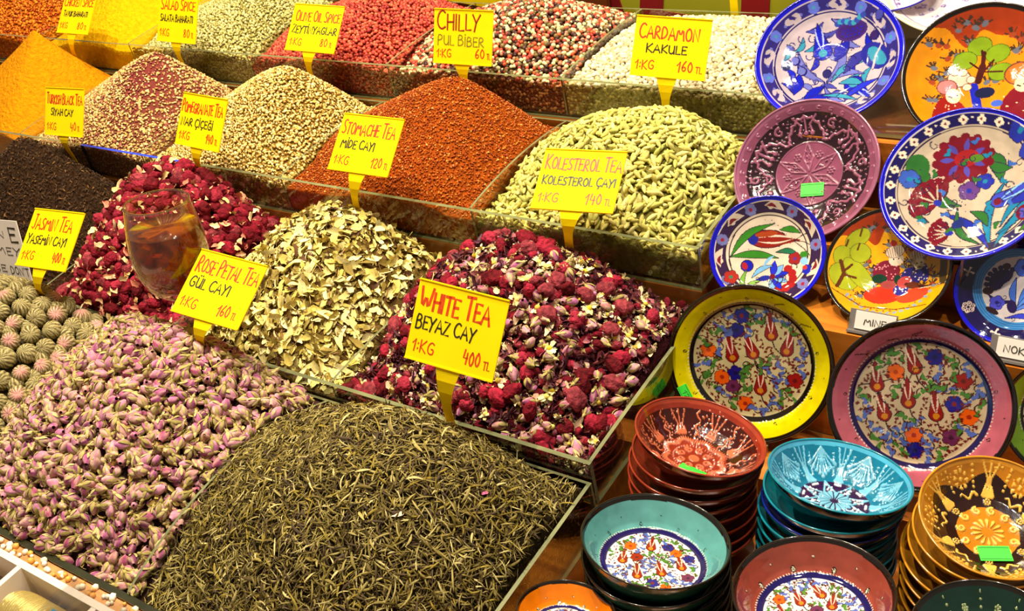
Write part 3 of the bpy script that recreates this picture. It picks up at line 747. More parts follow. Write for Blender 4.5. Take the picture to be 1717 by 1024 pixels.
# ---- front row
zA, rA = -.0585, 0.
def rowA(x0, x1, ax, az, ay=.50, **k): return Heap(x0 + .002, x1 - .002, .276, .566, rA, (ax, ay, az), **k)
h = rowA(-1.118, -.780, -.95, .112, q=1.7, br=.022, bl=.012, rnd_=.004, back=.02, edge=-.004, p=2.6, ay=.49); roseh = h
P, Nn = scatter(h, .0112, m=.0035, jit=.4)
rest = place_buds(P, Nn, rng.uniform(1.05, 1.5, len(P)), 'dried purple and cream rosebud on the big rosebud heap', 'rosebuds heaped in the front bin', lift=.9, maxn=205)
P2, N2 = scatter(h, .0085, m=.004)
V, F, C = stamp(ALL, P2 - N2 * .0015, frames(N2, .9), np.full(len(P2), 1.), np.ones((len(P2), 3)))
pr = [(*h.mound(zA, flat(L(60, 34, 30)), drop=.008), 0), (V, F, C, 0)]  # mound toned dark: shade between the buds is put into its colour
if rest is not None: pr.append((*rest, 0))
bits = grains(h, .013, 1.0, [flake(v, 3.5, 2, 1.5, .6, 3) for v in range(6)], [(226, 198, 120), (212, 180, 96), (196, 120, 160), (186, 170, 90)], tilt=.9, lift=3)
pr.append(bits)
heap_obj('rosebud_heap', 'large heap of dried purple rosebuds in the front row', 'tea', pr, [M_dry])

h = rowA(-.776, -.443, -.585, .104, q=1.45, bl=.038, rnd_=.004, back=.012, edge=-.004, p=2.4, ay=.48); wth = h
SL = [sliver(v, rr_, ww_, bb_, 4) for v, (rr_, ww_, bb_) in enumerate([(6, .6, 1.6), (8, .7, 2.4), (5, .9, 1), (7, .55, 3), (9.5, .7, 2.), (4, .8, 1.5), (6.5, 1.1, 1.6), (8.5, .5, 3.4)])]
WTC = [(128, 112, 56), (102, 86, 38), (152, 136, 78), (76, 60, 28), (184, 168, 112), (70, 54, 38), (134, 114, 40)]
pw = [(*h.mound(zA, flat(L(40, 30, 12)), drop=.0035), 1), grains(h, .0044, 1.0, SL, WTC, (4, 5, 3, 5, 1.3, 4, 3), tilt=.32, lift=.3, sj=.2, m=.0012), grains(h, .0052, .95, SL, WTC, (5, 4, 4, 3, 2.4, 2, 3), tilt=.4, lift=2.0, sj=.25)]
Pq = []
T_, Z_ = np.meshgrid(np.arange(h.y0 + .006, h.y1 - .004, .0055), np.arange(zA + .003, h.e + .006, .0045)); T_ = T_ + rng.uniform(-.002, .002, T_.shape)
Pq = np.stack([np.full(T_.size, h.x1 - .0015), T_.ravel(), Z_.ravel()], -1); Nq = np.tile([1., 0, 0], (len(Pq), 1))
V, F, C = stamp([(t[0] * np.array([1, 1, .3]), t[1], t[2]) for t in SL], Pq, frames(Nq, .1), np.full(len(Pq), .9), pick(len(Pq), WTC)); V[:, 0] = np.minimum(V[:, 0], h.x1 - .0002); V[:, 2] = np.maximum(V[:, 2], zA + .0002)
pw.append((V, F, C, 0))
heap_obj('white_tea_heap', 'large olive heap of needle shaped white tea leaves in the front row', 'tea', pw, [M_dry, M_powder])
# a few strays lying on the white tea
for (px_, py_, bt) in ((813, 826, 0), (665, 862, 1), (668, 858, 1)):
    for z_ in np.arange(.12, -.02, -.0005):
        q = on_z((px_, py_), z_)
        if h.z(q[0], q[1]) >= z_ - .003: break
    M = Matrix.Translation(Vector(q)) @ Matrix.Rotation(.7, 4, 'Z') @ Matrix.Scale(.8, 4)
    if bt == 0: tag(link('stray_petal', mesh('stray_petal', FL[1][0] * .7, FL[1][1], M_dry, col=np.tile(L(200, 90, 130), (len(FL[1][0]), 1))), None, MB @ M), 'single pink petal lying on the white tea heap', 'dried petal')
    elif py_ == 862: tag(link('stray_leaf', PM[0], None, MB @ M), 'single cream petal lying on the white tea heap', 'dried petal')

# tied tea balls
def tball(v, pink):
    r = random.Random(v + 700); n, s = 26, 64; V, C = [], []
    ga = r.uniform(0, 6)
    for i in range(n + 1):
        th = math.pi * i / n
        for k in range(s):
            ph = 2 * math.pi * k / s
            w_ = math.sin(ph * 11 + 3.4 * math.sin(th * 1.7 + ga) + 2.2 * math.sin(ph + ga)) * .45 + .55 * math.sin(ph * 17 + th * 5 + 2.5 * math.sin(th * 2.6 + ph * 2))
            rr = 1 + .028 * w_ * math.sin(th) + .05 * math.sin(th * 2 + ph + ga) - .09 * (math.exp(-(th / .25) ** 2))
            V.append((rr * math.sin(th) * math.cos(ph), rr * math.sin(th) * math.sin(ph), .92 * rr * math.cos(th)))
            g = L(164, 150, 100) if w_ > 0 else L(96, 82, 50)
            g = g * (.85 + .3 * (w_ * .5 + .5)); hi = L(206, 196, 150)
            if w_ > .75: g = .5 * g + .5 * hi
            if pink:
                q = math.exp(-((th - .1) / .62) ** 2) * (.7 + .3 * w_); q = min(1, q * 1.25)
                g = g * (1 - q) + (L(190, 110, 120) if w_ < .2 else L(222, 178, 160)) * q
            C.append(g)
    F = [(i * s + k, (i + 1) * s + k, (i + 1) * s + (k + 1) % s, i * s + (k + 1) % s) for i in range(n) for k in range(s)]
    return np.array(V) * .0118, np.array(F), np.array(C)
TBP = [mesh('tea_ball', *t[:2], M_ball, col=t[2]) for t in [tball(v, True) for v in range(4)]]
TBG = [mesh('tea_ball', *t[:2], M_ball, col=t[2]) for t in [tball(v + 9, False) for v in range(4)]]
h = rowA(-1.50, -1.122, -1.27, .098, q=1.35, edge=.0, back=.04, p=2.2, ay=.50); ballh = h
pts = []
for j in range(13):
    for i in range(18):
        x = h.x0 + .012 + i * .0230 + (j % 2) * .0115; y = h.y0 + .012 + j * .0208
        if x < h.x1 + .006 and y < h.y1 - .010: pts.append((min(x, h.x1 - .010) + rnd.uniform(-.0012, .0012), y + rnd.uniform(-.0012, .0012)))
for (x, y) in pts:
    z = float(h.z(x, y)); nn = h.n(np.array([x]), np.array([y]))[0]
    pink = rnd.random() < .5
    nn = nn + np.array([rnd.uniform(-.5, .7), rnd.uniform(-1.0, .2), 0]); nn /= np.linalg.norm(nn)
    q = Vector(nn).to_track_quat('Z', 'Y').to_matrix().to_4x4() @ Matrix.Rotation(rnd.uniform(0, 6.3), 4, 'Z')
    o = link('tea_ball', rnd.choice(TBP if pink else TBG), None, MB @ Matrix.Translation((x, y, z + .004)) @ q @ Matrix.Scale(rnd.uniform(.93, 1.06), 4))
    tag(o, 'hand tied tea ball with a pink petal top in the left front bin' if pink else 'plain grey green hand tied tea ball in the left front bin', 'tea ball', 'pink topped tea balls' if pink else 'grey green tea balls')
V, F, C = h.mound(zA, flat(L(70, 58, 34)), drop=.008)
heap_obj('tea_ball_base', 'lower layers of tied tea balls filling the left front bin', 'tea', [(V, F, C, 0), (*stamp([(t[0], t[1], t[2]) for t in [tball(3, False)]], np.array([(x + .01, y + .009, float(h.z(x, y)) - .006) for x, y in pts[::2]]), frames(np.tile([0, 0, 1.], (len(pts[::2]), 1)), .5), np.full(len(pts[::2]), .9), np.ones((len(pts[::2]), 3))), 0)], [M_ball])
# ------------------------------------------------------------------ pen strokes
GL = {
'A': (.82, [[(0, 0), (.40, 1), (.82, 0)], [(.16, .36), (.68, .36)]]),
'B': (.72, [[(.06, 0), (.06, 1), (.45, .96), (.6, .78), (.45, .58), (.08, .52)], [(.45, .56), (.7, .36), (.62, .1), (.35, 0), (.06, .0)]]),
'C': (.78, [[(.74, .86), (.5, 1), (.2, .86), (.04, .5), (.14, .16), (.45, 0), (.78, .14)]]),
'D': (.78, [[(.06, 0), (.06, 1), (.5, .9), (.76, .5), (.5, .1), (.06, 0)]]),
'E': (.62, [[(.62, .97), (.06, 1), (.06, 0), (.64, .03)], [(.06, .52), (.5, .54)]]),
'F': (.6, [[(.6, .98), (.06, 1), (.06, 0)], [(.06, .52), (.48, .54)]]),
'G': (.8, [[(.74, .84), (.5, 1), (.2, .86), (.04, .5), (.14, .14), (.45, 0), (.74, .1), (.74, .44), (.46, .44)]]),
'H': (.7, [[(.06, 0), (.06, 1)], [(.68, 0), (.68, 1)], [(.06, .5), (.68, .52)]]),
'I': (.16, [[(.08, 0), (.08, 1)]]),
'J': (.6, [[(.2, 1), (.62, 1)], [(.44, 1), (.44, .16), (.26, 0), (.04, .12)]]),
'K': (.72, [[(.06, 0), (.06, 1)], [(.68, 1), (.08, .46), (.72, 0)]]),
'L': (.56, [[(.06, 1), (.06, 0), (.58, .02)]]),
'M': (.98, [[(0, 0), (.14, 1), (.48, .35), (.8, 1), (.96, 0)]]),
'N': (.78, [[(.04, 0), (.06, 1), (.7, 0), (.74, 1)]]),
'O': (.8, [[(.4, 1), (.12, .84), (.04, .46), (.18, .1), (.42, 0), (.7, .14), (.78, .52), (.64, .88), (.4, 1)]]),
'P': (.66, [[(.06, 0), (.06, 1), (.46, .98), (.64, .76), (.46, .52), (.06, .46)]]),
'R': (.72, [[(.06, 0), (.06, 1), (.46, .98), (.62, .76), (.46, .54), (.08, .5), (.7, 0)]]),
'S': (.62, [[(.6, .9), (.34, 1), (.08, .82), (.14, .6), (.5, .42), (.6, .2), (.36, 0), (.02, .1)]]),
'T': (.7, [[(0, .98), (.74, 1)], [(.38, 1), (.36, 0)]]),
'U': (.72, [[(.04, 1), (.06, .2), (.3, 0), (.58, .1), (.68, .4), (.68, 1)], [(.68, .3), (.7, 0)]]),
'V': (.7, [[(0, 1), (.34, 0), (.72, 1)]]),
'W': (1.05, [[(0, 1), (.22, 0), (.5, .7), (.76, 0), (1.04, 1)]]),
'Y': (.72, [[(0, 1), (.36, .48)], [(.76, 1), (.36, .48), (.2, -.08)]]),
'Z': (.7, [[(.02, .98), (.68, 1), (.02, 0), (.72, .02)]]),
'0': (.6, [[(.3, 1), (.06, .7), (.06, .3), (.3, 0), (.54, .3), (.54, .7), (.3, 1)]]),
'1': (.4, [[(0, .62), (.34, 1), (.26, 0)]]),
'2': (.6, [[(.04, .8), (.28, 1), (.52, .8), (.44, .5), (.02, .02), (.6, .04)]]),
'4': (.62, [[(.14, 1), (.04, .42), (.56, .42)], [(.48, .8), (.44, 0)]]),
'6': (.56, [[(.46, 1), (.12, .6), (.04, .24), (.26, 0), (.52, .2), (.42, .46), (.08, .36)]]),
'8': (.56, [[(.3, .54), (.08, .76), (.3, 1), (.5, .78), (.3, .54), (.04, .26), (.28, 0), (.54, .24), (.3, .54)]]),
':': (.2, [[(.08, .62), (.12, .70)], [(.08, .2), (.12, .28)]]),
"'": (.2, [[(.12, 1), (.06, .8)]]),
'.': (.2, [[(.06, 0), (.12, .06)]]), '-': (.5, [[(.05, .5), (.45, .5)]]),
}
GL['\u00c7'] = (.78, GL['C'][1] + [[(.44, 0), (.5, -.14), (.36, -.24)]])
GL['\u0130'] = (.16, GL['I'][1] + [[(.06, 1.2), (.1, 1.27)]])
GL['\u011e'] = (.8, GL['G'][1] + [[(.26, 1.28), (.42, 1.16), (.58, 1.28)]])
GL['\u00dc'] = (.72, GL['U'][1] + [[(.2, 1.2), (.22, 1.27)], [(.5, 1.2), (.52, 1.27)]])
def ribbon_text(text, x0, x1, y, h, wdt, slope=0, caps=1.0, seed=0):
    """marker lettering fitted between x0 and x1; returns verts (x, y) quads"""
    r = random.Random(seed + len(text)); pen = 0; items = []
    first = True
    for ch in text:
        if ch == ' ': pen += .42; first = True; continue
        wd, st = GL[ch]; s = caps if first else 1.0; first = False
        items.append((pen, s, st)); pen += wd * (1 + (s - 1) * .5) + .16
    k = (x1 - x0) / max(.1, pen - .16); V, F = [], []
    for (px_, s, st) in items:
        jy = r.uniform(-.05, .05) * h
        for pl in st:
            P = np.array([(x0 + (px_ + a * (1 + (s - 1) * .5)) * k, y + jy + b * h * s) for a, b in pl]); P[:, 1] += (P[:, 0] - x0) * slope
            # smooth corners of long strokes
            if len(P) > 4:
                Q = [P[0]]
                for i in range(len(P) - 1): Q += [P[i] * .75 + P[i + 1] * .25, P[i] * .25 + P[i + 1] * .75]
                P = np.array(Q + [P[-1]])
            T = np.gradient(P, axis=0); T /= np.linalg.norm(T, axis=1)[:, None] + 1e-12
            Nn = np.stack([-T[:, 1], T[:, 0]], -1) * wdt / 2
            P[0] -= T[0] * wdt * .3; P[-1] += T[-1] * wdt * .3
            b0 = len(V)
            for p_, n_ in zip(P, Nn): V += [p_ + n_, p_ - n_]
            F += [(b0 + 2 * i, b0 + 2 * i + 2, b0 + 2 * i + 3, b0 + 2 * i + 1) for i in range(len(P) - 1)]
    return np.array(V), np.array(F)
def lettering(par, text, x0, x1, y, h, wdt, mat, yoff, **k):
    """flat lettering on a card whose face looks along -y (x right, z up)"""
    V, F = ribbon_text(text, x0, x1, y, h, wdt, **k)
    V3 = np.stack([V[:, 0], np.full(len(V), -yoff), V[:, 1]], -1)
    return link('lettering', mesh('lettering', V3, F, mat, smooth=False), par)

def card_mat():
    m = plain('yellow_price_card', L(252, 228, 8), rough=.6, spec=.12, noise=.03, nscale=40)
    b = m.node_tree.nodes['Principled BSDF']
    nt = m.node_tree; out = nt.nodes['Material Output']; mix = nd(nt, 'ShaderNodeMixShader'); t = nd(nt, 'ShaderNodeBsdfTranslucent')
    t.inputs[0].default_value = (*L(255, 226, 0), 1); mix.inputs[0].default_value = .3
    nt.links.new(b.outputs[0], mix.inputs[1]); nt.links.new(t.outputs[0], mix.inputs[2]); nt.links.new(mix.outputs[0], out.inputs[0])
    return m
M_card = card_mat()
M_red = plain('red_marker', L(200, 58, 4), rough=.5, noise=.25, nscale=120)
M_blk = plain('black_marker', L(40, 36, 10), rough=.5, noise=.2, nscale=120)
M_faint = plain('faded_marker', L(134, 120, 10), rough=.5, noise=.2, nscale=120)

TAGS = {
    1: ([-1.7487,1.0632,0.2211],[[0.9997,-0.0222,-0.0066],[0.0207,0.7305,0.6826],[-0.0103,-0.6826,0.7308]],0.0898,0.0747,[-1.8064,1.058,0.1266]),
    2: ([-1.4682,1.0629,0.2238],[[0.9974,-0.0718,0.008],[0.0577,0.8581,0.5102],[-0.0435,-0.5084,0.86]],0.0895,0.08,[-1.4909,1.058,0.1443]),
    3: ([-1.1566,1.0633,0.2193],[[0.9898,-0.1385,-0.0333],[0.1217,0.7002,0.7035],[-0.0741,-0.7003,0.7099]],0.0903,0.0737,[-1.1925,1.058,0.1444]),
    4: ([-0.8779,1.0632,0.2191],[[0.9901,-0.1401,0.002],[0.1277,0.9087,0.3975],[-0.0575,-0.3933,0.9176]],0.0909,0.0733,[-0.8822,1.058,0.1419]),
    5: ([-0.5646,1.0603,0.2222],[[0.9778,-0.2095,-0.0006],[0.181,0.8431,0.5063],[-0.1056,-0.4952,0.8623]],0.0921,0.0716,[-0.58,1.055,0.1278]),
    6: ([-1.4873,0.8154,0.1726],[[0.9968,-0.0634,-0.0486],[0.0795,0.846,0.5273],[0.0077,-0.5295,0.8483]],0.0895,0.0741,[-1.5113,0.81,0.1121]),
    7: ([-1.1613,0.8155,0.1881],[[0.9993,-0.01,0.0369],[-0.0143,0.7974,0.6033],[-0.0354,-0.6034,0.7967]],0.0897,0.0729,[-1.1982,0.81,0.1117]),
    8: ([-0.8602,0.8152,0.1874],[[0.9971,-0.0701,-0.0296],[0.0676,0.6365,0.7683],[-0.035,-0.7681,0.6394]],0.0911,0.0748,[-0.9084,0.81,0.0851]),
    9: ([-0.5597,0.8149,0.1788],[[0.987,-0.0951,-0.1298],[0.1604,0.5148,0.8422],[-0.0132,-0.852,0.5234]],0.0942,0.0738,[-0.5866,0.81,0.0931]),
    10: ([-1.1988,0.5648,0.1461],[[0.9921,-0.0776,-0.0987],[0.1255,0.5932,0.7952],[-0.0031,-0.8013,0.5983]],0.0908,0.0782,[-1.2779,0.56,0.0516]),
    11: ([-0.8712,0.5548,0.147],[[0.9839,-0.176,-0.0321],[0.1124,0.4681,0.8765],[-0.1392,-0.866,0.4803]],0.0908,0.0784,[-0.9341,0.55,0.0613]),
    12: ([-0.5505,0.5647,0.1629],[[0.9843,-0.1708,0.0448],[0.1099,0.7911,0.6018],[-0.1382,-0.5874,0.7974]],0.0929,0.077,[-0.5888,0.56,0.0305]),
}
# (text, x0, x1, y, height, pen, slope) as fractions of the card, measured from its lower left corner
TX = {
 1: ('CHICKEN SPICE', .05, .97, .68, .17, 'TAVUK BAHARATI', .10, .86, .43, .12, '80 TL', .62, .92),
 2: ('SALAD SPICE', .06, .94, .66, .18, 'SALATA BAHARATI', .06, .90, .42, .13, '80 TL', .68, .94),
 3: ('OLIVE OIL SPICE', .08, .97, .64, .18, 'ZEYT\u0130NYAGLAR', .06, .96, .38, .15, '80 TL', .68, .92),
 4: ('CHILLY', .05, .78, .62, .28, 'PUL B\u0130BER', .07, .86, .34, .17, '60 TL', .72, .97),
 5: ('CARDAMON', .06, .86, .63, .20, 'KAKULE', .18, .72, .40, .13, '160 TL', .62, .95),
 6: ('TURKISH BLACK TEA', .04, .97, .66, .18, 'S\u0130YAH CAY', .16, .74, .42, .13, '40 TL', .68, .92),
 7: ('POMEGRANATE TEA', .03, .95, .64, .19, 'NAR \u00c7\u0130\u00c7E\u011e\u0130', .06, .78, .38, .14, '140 TL', .68, .94),
 8: ('STOMACHE TEA', .05, .93, .64, .20, 'M\u0130DE CAYI', .10, .66, .40, .14, '120 TL', .68, .96),
 9: ('KOLESTEROL TEA', .05, .98, .66, .19, 'KOLESTEROL \u00c7AYI', .06, .95, .41, .13, '140 TL', .64, .95),
 10: ('JASMIN TEA', .06, .86, .64, .20, 'YASEM\u0130N CAYI', .06, .84, .40, .14, '400 TL', .68, .94),
 11: ('ROSE PETAL TEA', .05, .97, .66, .20, 'G\u00dcL CAYI', .06, .66, .42, .15, '160 TL', .62, .90),
 12: ('WHITE TEA', .05, .84, .64, .22, 'BEYAZ CAY', .05, .72, .40, .16, '400 TL', .64, .94),
}
for k, (c_, R_, w_, h_, base) in TAGS.items():
    t1, a0, a1, ay, ah, t2, b0, b1, by_, bh, t3, p0, p1 = TX[k]
    nm = t1.title(); 
    root = link('price_tag', None, None, MB @ Matrix.Translation(Vector(base)))
    R3 = Matrix(R_).to_4x4(); rel = Vector(c_) - Vector(base); card = Matrix.Translation(rel) @ R3
    b = MBd(); th = .0014
    b.box(-w_ / 2, w_ / 2, 0, th, -h_ / 2, h_ / 2)
    # folded top and bottom lips
    b.box(-w_ / 2, w_ / 2, -.0012, 0, -h_ / 2, -h_ / 2 + .0014); b.box(-w_ / 2, w_ / 2, -.0012, 0, h_ / 2 - .0012, h_ / 2)
    co = b.build('card', M_card, root, card)
    # the stake: a funnel that narrows into a flat strip
    tw = .28 * w_; bw = .105 * w_
    top = np.array(card @ Vector((0, .0008, -h_ / 2 + .001))); bot = np.array([0, 0, -.028]); xa = np.array(R3.to_3x3() @ Vector((1, 0, 0))); xa /= np.linalg.norm(xa)
    ax2 = np.array([1., 0, 0]); V = []; N_ = 9
    d0 = np.array(R3.to_3x3() @ Vector((0, 0, -1))); ln = np.linalg.norm(top - bot)
    for i in range(N_ + 1):
        t = i / N_; p_ = top * (1 - t) ** 3 + 3 * (top + d0 * ln * .3) * t * (1 - t) ** 2 + 3 * (bot * .6 + top * .4) * t * t * (1 - t) + bot * t ** 3
        if i == N_: p_ = bot
        ww = (tw + (bw - tw) * min(1, t / .36) ** .8) / 2; x_ = xa * (1 - t) + ax2 * t; x_ /= np.linalg.norm(x_)
        tg = (bot - top) / ln; nn = np.cross(x_, tg); nn /= np.linalg.norm(nn)
        for s1, s2 in ((-1, 1), (1, 1), (1, -1), (-1, -1)): V.append(p_ + x_ * ww * s1 + nn * .0007 * s2)
    F = [(4 * i + q, 4 * i + (q + 1) % 4, 4 * i + 4 + (q + 1) % 4, 4 * i + 4 + q) for i in range(N_) for q in range(4)] + [(0, 3, 2, 1), (4 * N_, 4 * N_ + 1, 4 * N_ + 2, 4 * N_ + 3)]
    link('stake', mesh('stake', np.array(V), np.array(F), M_card, smooth=False), root)
    X = lambda u: (u - .5) * w_
    Z = lambda v: (v - .5) * h_
    pw_ = .0025 if k in (4, 12) else .0019
    lettering(co, t1, X(a0), X(a1), Z(ay), ah * h_, pw_, M_red, .0003, caps=1.25, seed=k)
    if k == 4:
        lettering(co, t1, X(a0) + .0008, X(a1) + .0004, Z(ay) - .0004, ah * h_, .0008, M_blk, .0005, caps=1.25, seed=k)
    lettering(co, t2, X(b0), X(b1), Z(by_), bh * h_, .0017, M_faint if k == 4 else M_blk, .0003, caps=1.12, seed=k)
    lettering(co, '1:KG', X(.06), X(.31), Z(.12), .15 * h_, .0013, M_red, .0003, seed=k)
    V1_ = t3.split(' ')
    xm = p0 + (p1 - p0) * .62
    lettering(co, V1_[0], X(p0), X(xm), Z(.12), .17 * h_, .0016, M_red, .0003, seed=k)
    lettering(co, V1_[1], X(xm + .04), X(p1), Z(.12), .10 * h_, .0010, M_red, .0003, seed=k)
    where = {1: 'at the golden powder heap', 2: 'behind the sumac coloured heap', 3: 'behind the sesame mix heap', 4: 'behind the crushed chilli heap', 5: 'behind the cardamom heap', 6: 'by the black tea heap', 7: 'behind the crimson flower heap', 8: 'behind the pale leaf heap', 9: 'behind the flower mix heap', 10: 'beside the tea balls', 11: 'behind the rosebud heap', 12: 'behind the white tea heap'}[k]
    tag(root, 'yellow price tag reading %s %s' % (nm, where), 'price tag', 'yellow handwritten price tags')

# white handwritten note at the left edge
M_white = plain('white_card', L(236, 226, 222), rough=.6, noise=.03)
def wall_card(name, label, pts4, ydist, mat, frame='B', thick=.0012):
    q = [(on_y if frame == 'B' else w_y)(p, yy) for p, yy in zip(pts4, ydist)]
    tl, tr, br, bl = [np.array(v) for v in q]
    xv = ((tr - tl) + (br - bl)) / 2; zv = ((tl - bl) + (tr - br)) / 2; W_ = np.linalg.norm(xv); H_ = np.linalg.norm(zv)
    xv /= W_; zv -= zv @ xv * xv; zv /= np.linalg.norm(zv); yv = np.cross(zv, xv); c_ = (tl + tr + br + bl) / 4
    M = Matrix(np.vstack([np.hstack([np.stack([xv, yv, zv], 1), c_[:, None]]), [0, 0, 0, 1]]).tolist())
    root = link(name, None, None, (MB if frame == 'B' else I4) @ M @ Matrix.Translation((0, 0, -H_ / 2)))
    b = MBd(); b.box(-W_ / 2, W_ / 2, 0, thick, 0, H_); b.build('card', mat, root)
    return root, W_, H_
note, W_, H_ = wall_card('paper_note', 0, [(-60, 372), (44, 382), (44, 486), (-66, 470)], [.60, .60, .574, .574], M_white)
tag(note, 'white handwritten note beside the jasmin tea tag at the left edge', 'note')
for tx, a0, a1, yy, hh, pw_ in (('L\u00dcTFEN', .12, .76, .76, .09, .0014), ('E', .84, .95, .72, .17, .0032), ('G\u00dcRMEY', .2, .94, .54, .10, .0015), ('PLEASE', .06, .66, .30, .09, .0014), ("DON'T", .72, .99, .28, .10, .0014), ('TOUCH', .3, .72, .08, .09, .0014)):
    lettering(note, tx, (a0 - .5) * W_, (a1 - .5) * W_, yy * H_, hh * H_, pw_, M_blk, .0004, caps=1.1, seed=3)
# ------------------------------------------------------------------ hand painted ceramics
class Paint:
    def __init__(s, X, Y, base):
        s.X, s.Y = X, Y; s.R = np.hypot(X, Y); s.T = np.arctan2(Y, X)
        s.C = np.tile(np.array(base, float), (len(X), 1)); s.H = np.zeros(len(X))
    def put(s, m, col=None, h=None):
        if col is not None: s.C[m] = col
        if h is not None: s.H[m] = np.maximum(s.H[m], h) if np.ndim(h) == 0 else np.maximum(s.H[m], h[m])
    def ring(s, r0, r1, col=None, h=None): s.put((s.R >= r0) & (s.R < r1), col, h)
    def ell(s, x, y, a, b=None, ang=0, col=None, h=None):
        b = b or a; c, n = math.cos(ang), math.sin(ang); dx, dy = s.X - x, s.Y - y
        s.put(((dx * c + dy * n) / a) ** 2 + ((-dx * n + dy * c) / b) ** 2 < 1, col, h)
    def loc(s, x, y, ang):
        c, n = math.cos(ang), math.sin(ang); dx, dy = s.X - x, s.Y - y
        return dx * c + dy * n, -dx * n + dy * c
    def drop(s, x, y, l, w, ang, col=None, h=None):      # round end at (x, y), tip at distance l
        u, v = s.loc(x, y, ang); t = np.clip((u + w) / (l + w), 0, 1)
        hw = w * np.sqrt(np.clip(t * 5, 0, 1)) * (1 - t) ** .9 * 1.25
        s.put((u > -w) & (u < l) & (np.abs(v) < hw), col, h)
    def leaf(s, x, y, l, w, ang, col=None, bend=0, h=None, out=None):
        u, v = s.loc(x, y, ang); t = u / l; sn = np.sin(math.pi * np.clip(t, 0, 1))
        v = v - bend * sn
        if out is not None: s.put((t > -.03) & (t < 1.03) & (np.abs(v) < w * sn + .012), out)
        s.put((t > 0) & (t < 1) & (np.abs(v) < w * sn), col, h)
    def line(s, P, w, col=None, h=None, taper=0):
        n = len(P) - 1
        for i in range(n):
            (x0, y0), (x1, y1) = P[i], P[i + 1]; dx, dy = x1 - x0, y1 - y0; L2 = dx * dx + dy * dy + 1e-12
            t = np.clip(((s.X - x0) * dx + (s.Y - y0) * dy) / L2, 0, 1)
            ww = w * (1 - taper * (i + .5) / n)
            s.put((s.X - x0 - t * dx) ** 2 + (s.Y - y0 - t * dy) ** 2 < ww * ww, col, h)
    def spiral(s, x, y, r, ang, w, col=None, h=None, turns=1.2, sgn=1, taper=.5, n=12):
        P = [(x + r * (1 - .75 * i / n) * math.cos(ang + sgn * turns * 6.283 * i / n), y + r * (1 - .75 * i / n) * math.sin(ang + sgn * turns * 6.283 * i / n)) for i in range(n + 1)]
        s.line(P, w, col, h, taper)
    def flower(s, x, y, r, n, col, cc, a0=0, out=None, pr=.5):
        if out is not None:
            for k in range(n): s.ell(x + r * .55 * math.cos(a0 + 6.283 * k / n), y + r * .55 * math.sin(a0 + 6.283 * k / n), r * pr * 1.15, col=out)
        for k in range(n): s.ell(x + r * .55 * math.cos(a0 + 6.283 * k / n), y + r * .55 * math.sin(a0 + 6.283 * k / n), r * pr, col=col)
        s.ell(x, y, r * .28, col=cc)
    def tulip(s, x, y, l, ang, c1, c2, c3, out=None, w=.2):   # base at (x, y) opening along ang
        if out is not None: s.drop(x, y, l * 1.08, w * l * 1.3, ang, out)
        s.drop(x, y, l, w * l * 1.15, ang, c1)
        for q in (-1, 1): s.leaf(x, y, l * .95, .028 * l, ang + q * .10, c2, bend=q * .05 * l)
        s.ell(x - .06 * l * math.cos(ang), y - .06 * l * math.sin(ang), w * l * .55, col=c3)
    def dots(s, r, n, size, col=None, h=None, a0=0):
        for k in range(n): s.ell(r * math.cos(a0 + 6.283 * k / n), r * math.sin(a0 + 6.283 * k / n), size, col=col, h=h)
    def comma(s, x, y, sz, ang, col, out=None, sgn=1):
        if out is not None: s.leaf(x, y, sz * 1.1, sz * .30, ang, out, bend=sgn * sz * .28)
        s.leaf(x, y, sz, sz * .24, ang, col, bend=sgn * sz * .25)
        s.ell(x + sz * .12 * math.cos(ang), y + sz * .12 * math.sin(ang), sz * .2, col=col)

NAVY, COB, CRM, WHT = L(22, 14, 78), L(14, 10, 190), L(206, 188, 168), L(236, 226, 222)
BLK, RED, BRN = L(22, 14, 10), L(150, 24, 18), L(96, 30, 14)
GRN, LBL, ORG, TEAL = L(76, 128, 50), L(90, 110, 190), L(224, 92, 14), L(30, 120, 150)

